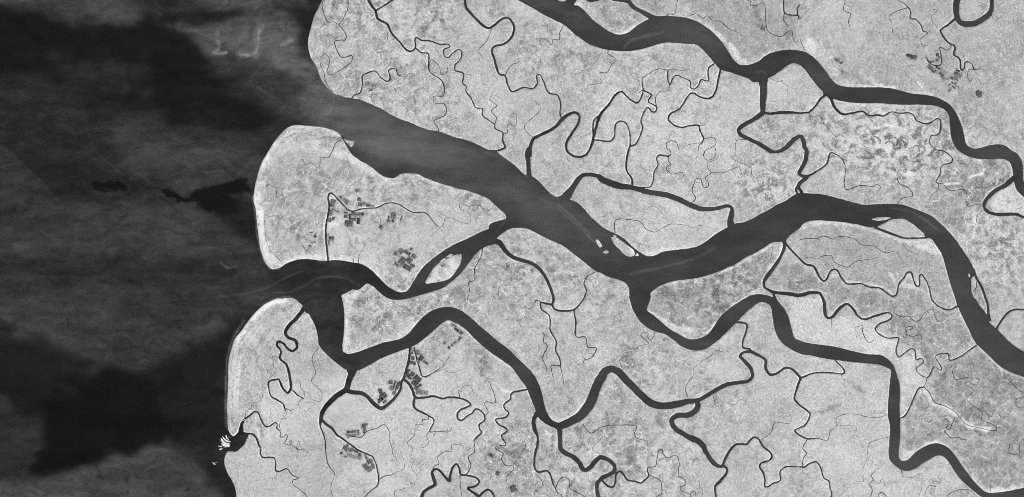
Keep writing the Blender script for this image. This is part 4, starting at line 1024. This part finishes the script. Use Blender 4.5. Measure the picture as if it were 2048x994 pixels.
for cid in sorted(set(list(tris)+list(quads))):
    if cid in small: continue
    Q = quads.get(cid, np.zeros((0,4), int)); T = np.array(tris.get(cid, []), int).reshape(-1, 3); S = np.array(skirts.get(cid, []), int).reshape(-1, 2)
    idx, inv = np.unique(np.concatenate([Q.ravel(), T.ravel()]), return_inverse=True)
    q = inv[:Q.size].reshape(-1, 4); t = inv[Q.size:].reshape(-1, 3)
    x, y, f = allx[idx], ally[idx], allF[idx]
    V = np.stack([x, -y, land_z(f, x, y)], 1)
    cols = land_cols(x, y, f, allFS[idx])
    if len(S):                                             # the bank goes down into the water
        si = np.searchsorted(idx, S); ring, ri = np.unique(si.ravel(), return_inverse=True)
        low = V[ring].copy(); low[:,2] = -0.6; nb = len(V); ri = ri.reshape(-1, 2)
        q = np.concatenate([q, np.stack([si[:,0], si[:,1], nb+ri[:,1], nb+ri[:,0]], 1)])
        V = np.concatenate([V, low]); cols = np.concatenate([cols, cols[ring]])
    area = len(Q)
    mx, my = float(x.mean()), float(y.mean())
    if cid in names: nm, lb = names[cid]; gp = None
    else:
        sz = 'large' if area > 9000 else 'mid-sized' if area > 1500 else 'small' if area > 150 else 'tiny'
        nm = 'island'; lb = sz+' flat ringed by creeks '+region(mx, my); gp = lb
    o = mesh_np(nm, V, q, M_LAND, cols, tri=t)
    tag(o, lb, nm.replace('_', ' '), gp, 'structure'); nland += 1
    if area > 1500: print('LAND', nm, area, round(mx), round(my), lb)
print('land objects', nland, 'faces', len(full))
# ---------------------------------------------------------------- water: sea, rivers and creeks share one level, cell by cell
sx2 = int(H2/G); Fw = F[::sx2, ::sx2]; Lw = LAB[::sx2, ::sx2]; ny2, nx2 = Fw.shape
for it in range(3):                                        # grow labels a little under the banks
    g_ = Lw < 0
    for ax, sh in ((0,1),(0,-1),(1,1),(1,-1)):
        r = np.roll(Lw, sh, ax); k = g_ & (Lw < 0) & (r >= 0); Lw = np.where(k, r, Lw)
cellL = Lw[:-1,:-1].copy()
cm = np.minimum(np.minimum(Fw[:-1,:-1], Fw[1:,:-1]), np.minimum(Fw[:-1,1:], Fw[1:,1:]))
for r in (Lw[1:,:-1], Lw[:-1,1:], Lw[1:,1:]): cellL = np.where(cellL < 0, r, cellL)
cellL = np.where(cm < 2.5, cellL, -1)
tiny = np.isin(comp[::sx2, ::sx2][:-1,:-1], list(small)) if small else np.zeros(cellL.shape, bool)
wx = X0+np.arange(nx2)*H2; wy = Y0+np.arange(ny2)*H2
WX, WY = np.meshgrid(wx, wy); WTs = WT[:ny2, :nx2]
big_river = {'the open sea': 'open sea, dark with pale plumes of silt, left of the delta', 'the main estuary': 'broad estuary and main river running from the sea to the right edge',
 'the second channel south of the round-headed island': 'second sea channel below the round-headed western island',
 'the southern river': 'river curving right from the south-western mouth past the fish ponds',
 'the south-eastern river': 'river leaving the main river southward and meandering to the lower right corner',
 'the northern river': 'wide northern river passing the riverside town'}
bi = (np.arange(ny2-1)[:,None]*nx2+np.arange(nx2-1)[None,:])
for k, (nm, lb, p, wm) in enumerate(BODIES):
    sel = bi[cellL == k]
    if len(sel) == 0: continue
    Q = np.stack([sel, sel+nx2, sel+nx2+1, sel+1], 1); idx, inv = np.unique(Q.ravel(), return_inverse=True)
    x = WX.ravel()[idx]; y = WY.ravel()[idx]; tn = WTs.ravel()[idx]
    narrow = np.clip((9-wm)/9, 0, 1)*8 if wm < 50 else 0
    V = np.stack([x, -y, np.zeros(len(x))], 1)
    if k == 0:                                            # the open sea goes on beyond the survey
        pass
    o = mesh_np(nm, V, inv.reshape(-1, 4), M_WATER, np.stack([(tn-narrow)/255.0]*3, -1))
    if lb: tag(o, big_river[lb], nm, None, 'structure')
    else:
        i = len(p)//2; lb2 = ('narrow winding ' if wm < 3 else 'winding ' if wm < 5.5 else 'broad looping ')+('dark creek ' if wm < 5.5 else 'dark river ')+region(p[i,0], p[i,1])
        tag(o, lb2, nm, lb2, 'structure')
# far ground and far sea beyond the survey, out to the horizon
def ring(name, rects, z, m, tone, label):
    V = []; Q = []
    for (a, b, c, d) in rects:
        n0 = len(V); V += [(a, -b, z), (a, -d, z), (c, -d, z), (c, -b, z)]; Q.append((n0, n0+1, n0+2, n0+3))
    o = mesh_np(name, np.array(V, float), np.array(Q), m, np.tile(np.array([[tone/255., 0.5, 0.6]]), (len(V), 1)))
    tag(o, label, name.replace('_', ' '), None, 'structure')
ring('far_sea', [(-30000, -30000, X0, 30000), (X0, -30000, 640, Y0), (X0, Y1-1, 470, 30000)], 0.0, M_WATER, 48, 'open sea beyond the delta front')
ring('far_ground', [(640, -30000, 30000, Y0), (X1-1, Y0, 30000, Y1-1), (470, Y1-1, 30000, 30000)], 0.9, M_LAND, 178, 'flat country inland beyond the delta')
# ---------------------------------------------------------------- narrow tidal creeks: strips of water on the flats
M_CREEK = water_material('dark_creek_water', False, 0.23)  # the narrow creeks' own dark water colour
M_RILL = water_material('shallow_rill_water', False, 0.33)
rnd = random.Random(4)
for p in STRIPS:
    x, y, wd = p[:,0], p[:,1], np.where(p[:,2] < 0.5, p[:,2]*0.95, np.maximum(p[:,2], 0.7))
    if len(x) < 2: continue
    tx = np.gradient(x); ty = np.gradient(y); L = np.hypot(tx, ty)+1e-9; nxn, nyn = -ty/L, tx/L
    h = wd*0.5*(1+0.25*fbm(x, y, 3, 2, 23))
    n_ = len(x); V = np.zeros((2*n_, 3)); V[:n_,0] = x+nxn*h; V[:n_,1] = -(y+nyn*h); V[n_:,0] = x-nxn*h; V[n_:,1] = -(y-nyn*h)
    V[:,2] = 1.09+0.02*rnd.random()+np.tile(0.05*fbm(x, y, 14, 2, 41), 2)
    i = np.arange(n_-1); Q = np.stack([i, i+1, n_+i+1, n_+i], 1)
    wm = float(np.median(p[:,2])); i = len(p)//2
    o = mesh_np('tidal_creek', V, Q, M_CREEK if wm > 0.75 else M_RILL)
    lb = ('thread-thin ' if wm > 0.75 else 'faint hair-thin ')+'tidal creek winding '+region(p[i,0], p[i,1])
    tag(o, lb, 'tidal creek', lb, 'structure')
# ---------------------------------------------------------------- fish pond farms
PM = {}
def pond_mat(v):
    k = int(round(v/10)*10)
    if k not in PM: PM[k] = water_material('pond_water' if k < 100 else 'drained_pond_mud', False, k/255.0)
    return PM[k]
M_BUND = plain('earth_bund', 0.60, 0.12)
def rect_pts(cx, cy, w_, h_, a, u0, v0, u1, v1):
    c_, s_ = math.cos(a), math.sin(a)
    return [(cx+u*c_-v*s_, cy+u*s_+v*c_) for u, v in ((u0,v0),(u1,v0),(u1,v1),(u0,v1))]
def box_from(pts, z0, z1, V, Q):
    n0 = len(V); V += [(x, -y, z0) for x, y in pts]+[(x, -y, z1) for x, y in pts]
    Q += [(n0+4, n0+7, n0+6, n0+5)]+[(n0+i, n0+4+i, n0+4+(i+1)%4, n0+(i+1)%4) for i in range(4)]
def pond_farm(label, t, blocks):
    bl = []
    for b in blocks.split(';'):
        v = [float(a) for a in b.strip().split(',')]
        bl.append((t[0]+v[0]/t[2], t[1]+v[1]/t[2], v[2]/t[2], v[3]/t[2], math.radians(v[4]), int(v[5]), int(v[6]), v[7]))
    ex = sum(b[0] for b in bl)/len(bl); ey = sum(b[1] for b in bl)/len(bl)
    e = empty('pond_farm', ex, ey, 1.0); tag(e, label, 'fish ponds', 'fish pond farms on the delta')
    for (cx, cy, w_, h_, a, n1, n2, val) in bl:
        gap = 0.22; V = []; Q = []
        for i in range(n1+1):
            u = -w_/2+w_*i/n1; box_from(rect_pts(cx, cy, w_, h_, a, u-gap/2, -h_/2-gap/2, u+gap/2, h_/2+gap/2), 0.9, 1.42, V, Q)
        for j in range(n2+1):
            v = -h_/2+h_*j/n2; box_from(rect_pts(cx, cy, w_, h_, a, -w_/2-gap/2, v-gap/2, w_/2+gap/2, v+gap/2), 0.9, 1.40, V, Q)
        for i in range(n1):
            for j in range(n2):
                if rnd.random() < 0.04 and n1*n2 > 4: continue
                u0 = -w_/2+w_*i/n1+gap/2; u1 = -w_/2+w_*(i+1)/n1-gap/2; v0 = -h_/2+h_*j/n2+gap/2; v1 = -h_/2+h_*(j+1)/n2-gap/2
                pv = []; pq = []; box_from(rect_pts(cx, cy, w_, h_, a, u0, v0, u1, v1), 0.95, 1.30, pv, pq)
                pv = [(x-ex, y+ey, z-1.0) for x, y, z in pv]
                mesh_np('pond', np.array(pv), np.array(pq), pond_mat(min(165, max(66, val+rnd.uniform(2, 50)))), None, e)
        mesh_np('embankment', np.array([(x-ex, y+ey, z-1.0) for x, y, z in V]), np.array(Q), M_BUND, None, e)
# ---------------------------------------------------------------- buildings
WALLS = plain('whitewashed_wall', 0.86, 0.10, 0.4)
ROOFS = [plain('pale_sheet_roof', 0.97, 0.05, 0.4), plain('weathered_sheet_roof', 0.88, 0.10, 0.4), plain('tiled_roof', 0.68, 0.10, 0.4)]
HM = {}
def house_mesh(k):
    """gabled house with overhanging eaves; sides, gables and roof in one small mesh pair"""
    if k in HM: return HM[k]
    l, w_, h = [(1.5, 1.0, 0.28), (2.1, 1.3, 0.35), (1.1, 1.0, 0.24), (2.8, 1.5, 0.4)][k%4]
    x, y = l/2, w_/2; r = w_*0.22
    V = [(-x,-y,0),(x,-y,0),(x,y,0),(-x,y,0),(-x,-y,h),(x,-y,h),(x,y,h),(-x,y,h),(-x,0,h+r),(x,0,h+r)]
    me = bpy.data.meshes.new('house_wall'); me.from_pydata(V, [], [(0,1,5,4),(1,2,6,9,5),(2,3,7,6),(3,0,4,8,7)]); me.materials.append(WALLS)
    e = 0.12; t = 0.05; zz = h-e*0.3
    R = [(-x-e,-y-e,zz),(x+e,-y-e,zz),(x+e,0,h+r+t),(-x-e,0,h+r+t),(x+e,y+e,zz),(-x-e,y+e,zz)]
    R2 = R+[(a, b, c+t) for a, b, c in R]
    rm = bpy.data.meshes.new('roof'); rm.from_pydata(R2, [], [(6,7,8,9),(9,8,10,11),(0,3,2,1),(3,5,4,2),(0,1,7,6),(4,5,11,10),(1,2,8,7),(2,4,10,8),(3,0,6,9),(5,3,9,11)])
    rm.materials.append(ROOFS[(k//4)%3]); HM[k] = (me, rm); return HM[k]
SMALLV, SMALLQ = [], []
def scatter(poly, n, group, individuals, first_label):
    p = poly[:,:2]; x0, y0 = p.min(0); x1, y1 = p.max(0); put = []; tries = 0
    ang = math.radians(rnd.choice([35, 40, 20]))
    while len(put) < n and tries < n*40:
        tries += 1; x = rnd.uniform(x0, x1); y = rnd.uniform(y0, y1); ins = False
        for i in range(len(p)):
            a, b = p[i], p[i-1]
            if (a[1] > y) != (b[1] > y) and x < (b[0]-a[0])*(y-a[1])/(b[1]-a[1])+a[0]: ins = not ins
        if not ins or any(abs(x-q[0])+abs(y-q[1]) < 1.5 for q in put): continue
        if F[int((y-Y0)/G), int((x-X0)/G)] < 1.5: continue
        put.append((x, y, ang+rnd.choice([0, math.pi/2])+rnd.uniform(-.15, .15)))
    for i, (x, y, a) in enumerate(put):
        if i < individuals:
            wm_, rm_ = house_mesh(rnd.choice([0,1,2,4,5,6,0,1,3,8]))
            o = empty('house', x, y, 1.0); o.rotation_euler[2] = a
            for nm, me in (('wall', wm_), ('roof', rm_)):
                c_ = bpy.data.objects.new(nm, me); C.objects.link(c_); c_.parent = o
            tag(o, first_label, 'house', group)
        else:
            s = rnd.uniform(0.35, 0.65); c1, s1 = math.cos(a)*s, math.sin(a)*s; n0 = len(SMALLV); hh = 1.22+rnd.random()*.1
            q4 = [(x-c1*1.2+s1, -y-s1*1.2-c1), (x+c1*1.2+s1, -y+s1*1.2-c1), (x+c1*1.2-s1, -y+s1*1.2+c1), (x-c1*1.2-s1, -y-s1*1.2+c1)]
            SMALLV.extend([(a_, b_, 1.0) for a_, b_ in q4]+[(a_, b_, hh) for a_, b_ in q4]+[((q4[0][0]+q4[3][0])/2, (q4[0][1]+q4[3][1])/2, hh+.12), ((q4[1][0]+q4[2][0])/2, (q4[1][1]+q4[2][1])/2, hh+.12)])
            SMALLQ.extend([(n0+4, n0+5, n0+9, n0+8), (n0+8, n0+9, n0+6, n0+7), (n0, n0+1, n0+5, n0+4), (n0+2, n0+3, n0+7, n0+6)])
for line in D_THINGS.strip().split('\n'):
    f = line.split('|')
    if f[0] == 'C':
        k, body = f[2].split(':', 1); pond_farm(f[1], TILES[k], body)
    else:
        town = 'town' in f[1]
        scatter(parse(f[3]), int(f[2]), f[1], 146 if town else 99, ('pale gabled building among the streets of the riverside town' if town else 'small pale house, one of the '+f[1]))
o = mesh_np('small_houses', np.array(SMALLV), np.array(SMALLQ), ROOFS[1]); tag(o, 'dense carpet of tiny pale roofs filling the riverside town', 'houses', None, 'stuff')
# ---------------------------------------------------------------- bridges over the south-western creek
M_DECK = plain('concrete_deck', 0.93, 0.04); M_PIER = plain('concrete_pier', 0.7, 0.05)
def bridge(x, y, ang, ln, label):
    e = empty('bridge', x, y, 0.0); e.rotation_euler[2] = ang; tag(e, label, 'bridge')
    def bx(nm, x0, x1, y0, y1, z0, z1, m):
        V = []; Q = []; box_from([(x0,y0),(x1,y0),(x1,y1),(x0,y1)], z0, z1, V, Q); mesh_np(nm, np.array(V), np.array(Q), m, None, e)
    bx('deck', -ln/2, ln/2, -0.42, 0.42, 1.12, 1.22, M_DECK)
    bx('parapet', -ln/2, ln/2, -0.50, -0.423, 1.12, 1.30, M_DECK); bx('parapet', -ln/2, ln/2, 0.423, 0.50, 1.12, 1.30, M_DECK)
    for k in (-0.3, 0.0, 0.3): bx('pier', k*ln-0.12, k*ln+0.12, -0.35, 0.35, -0.4, 1.117, M_PIER)
bridge(400+440/4.97, 794+228/4.97, math.radians(40), 5.4, 'upper pale bridge over the creek, nearer the open bay')
bridge(400+598/4.97, 794+507/4.97, math.radians(-8), 5.2, 'lower pale bridge over the creek, where it turns south')
# ---------------------------------------------------------------- breaking waves off the creek mouth
M_FOAM = plain('white_foam', 0.88, 0.75, 1.0, 0.6)
FO = [("380,130,22 400,200,26 450,243,16", 'short'), ("300,160,18 340,225,24 400,268,28 500,298,16", 'b'), ("262,200,30 300,270,44 350,320,36 480,340,20", 'c'),
 ("235,235,16 250,290,18", 'd'), ("270,335,26 340,370,44 440,385,50 430,420,36", 'e'), ("320,445,22 390,422,24", 'f'), ("215,480,10 255,466,22 300,455,18", 'g'), ("440,165,28 495,190,24", 'h'),
 ("195,385,10 235,400,14 290,400,18", 'i'), ("120,785,26 180,782,18", 'j'), ("65,770,8 90,805,16 135,832,18", 'k'), ("205,365,8 210,425,8",'l'), ("250,425,8 300,428,10",'m')]
for i, (s, _) in enumerate(FO):
    p = []
    for tok in s.split(): v = [float(a) for a in tok.split(',')]; p.append((419.5+v[0]*1.05/12.43, 859+v[1]*1.05/12.43, v[2]*1.35/12.43))
    p = smooth(np.array(p), False, 0.35); x, y = p[:,0], p[:,1]
    tx = np.gradient(x); ty = np.gradient(y); L = np.hypot(tx, ty)+1e-9; nn_ = len(x)
    tt = np.linspace(0, 1, nn_); h = p[:,2]*0.5*np.sqrt(np.clip(np.minimum(tt, 1-tt)*6, 0.02, 1))
    rows = []
    for u, z in ((-1, 0.01), (-0.55, 0.10), (0, 0.16), (0.55, 0.10), (1, 0.01)):
        hh = h*u*(1+0.3*fbm(x+9*u, y, 0.8, 2, 77)); rows.append(np.stack([x-ty/L*hh, -(y+tx/L*hh), np.full(nn_, z)], 1))
    V = np.concatenate(rows); i_ = np.arange(nn_-1)
    Q = np.concatenate([np.stack([r*nn_+i_, r*nn_+i_+1, (r+1)*nn_+i_+1, (r+1)*nn_+i_], 1) for r in range(4)])
    o = mesh_np('breaking_wave', V, Q, M_FOAM)
    lb = 'white curved breaker over the sandbar off the creek mouth' if i < 9 or i > 10 else 'small white breaker standing apart below the creek mouth'
    tag(o, lb, 'wave', lb)
print('objects', len(bpy.data.objects))
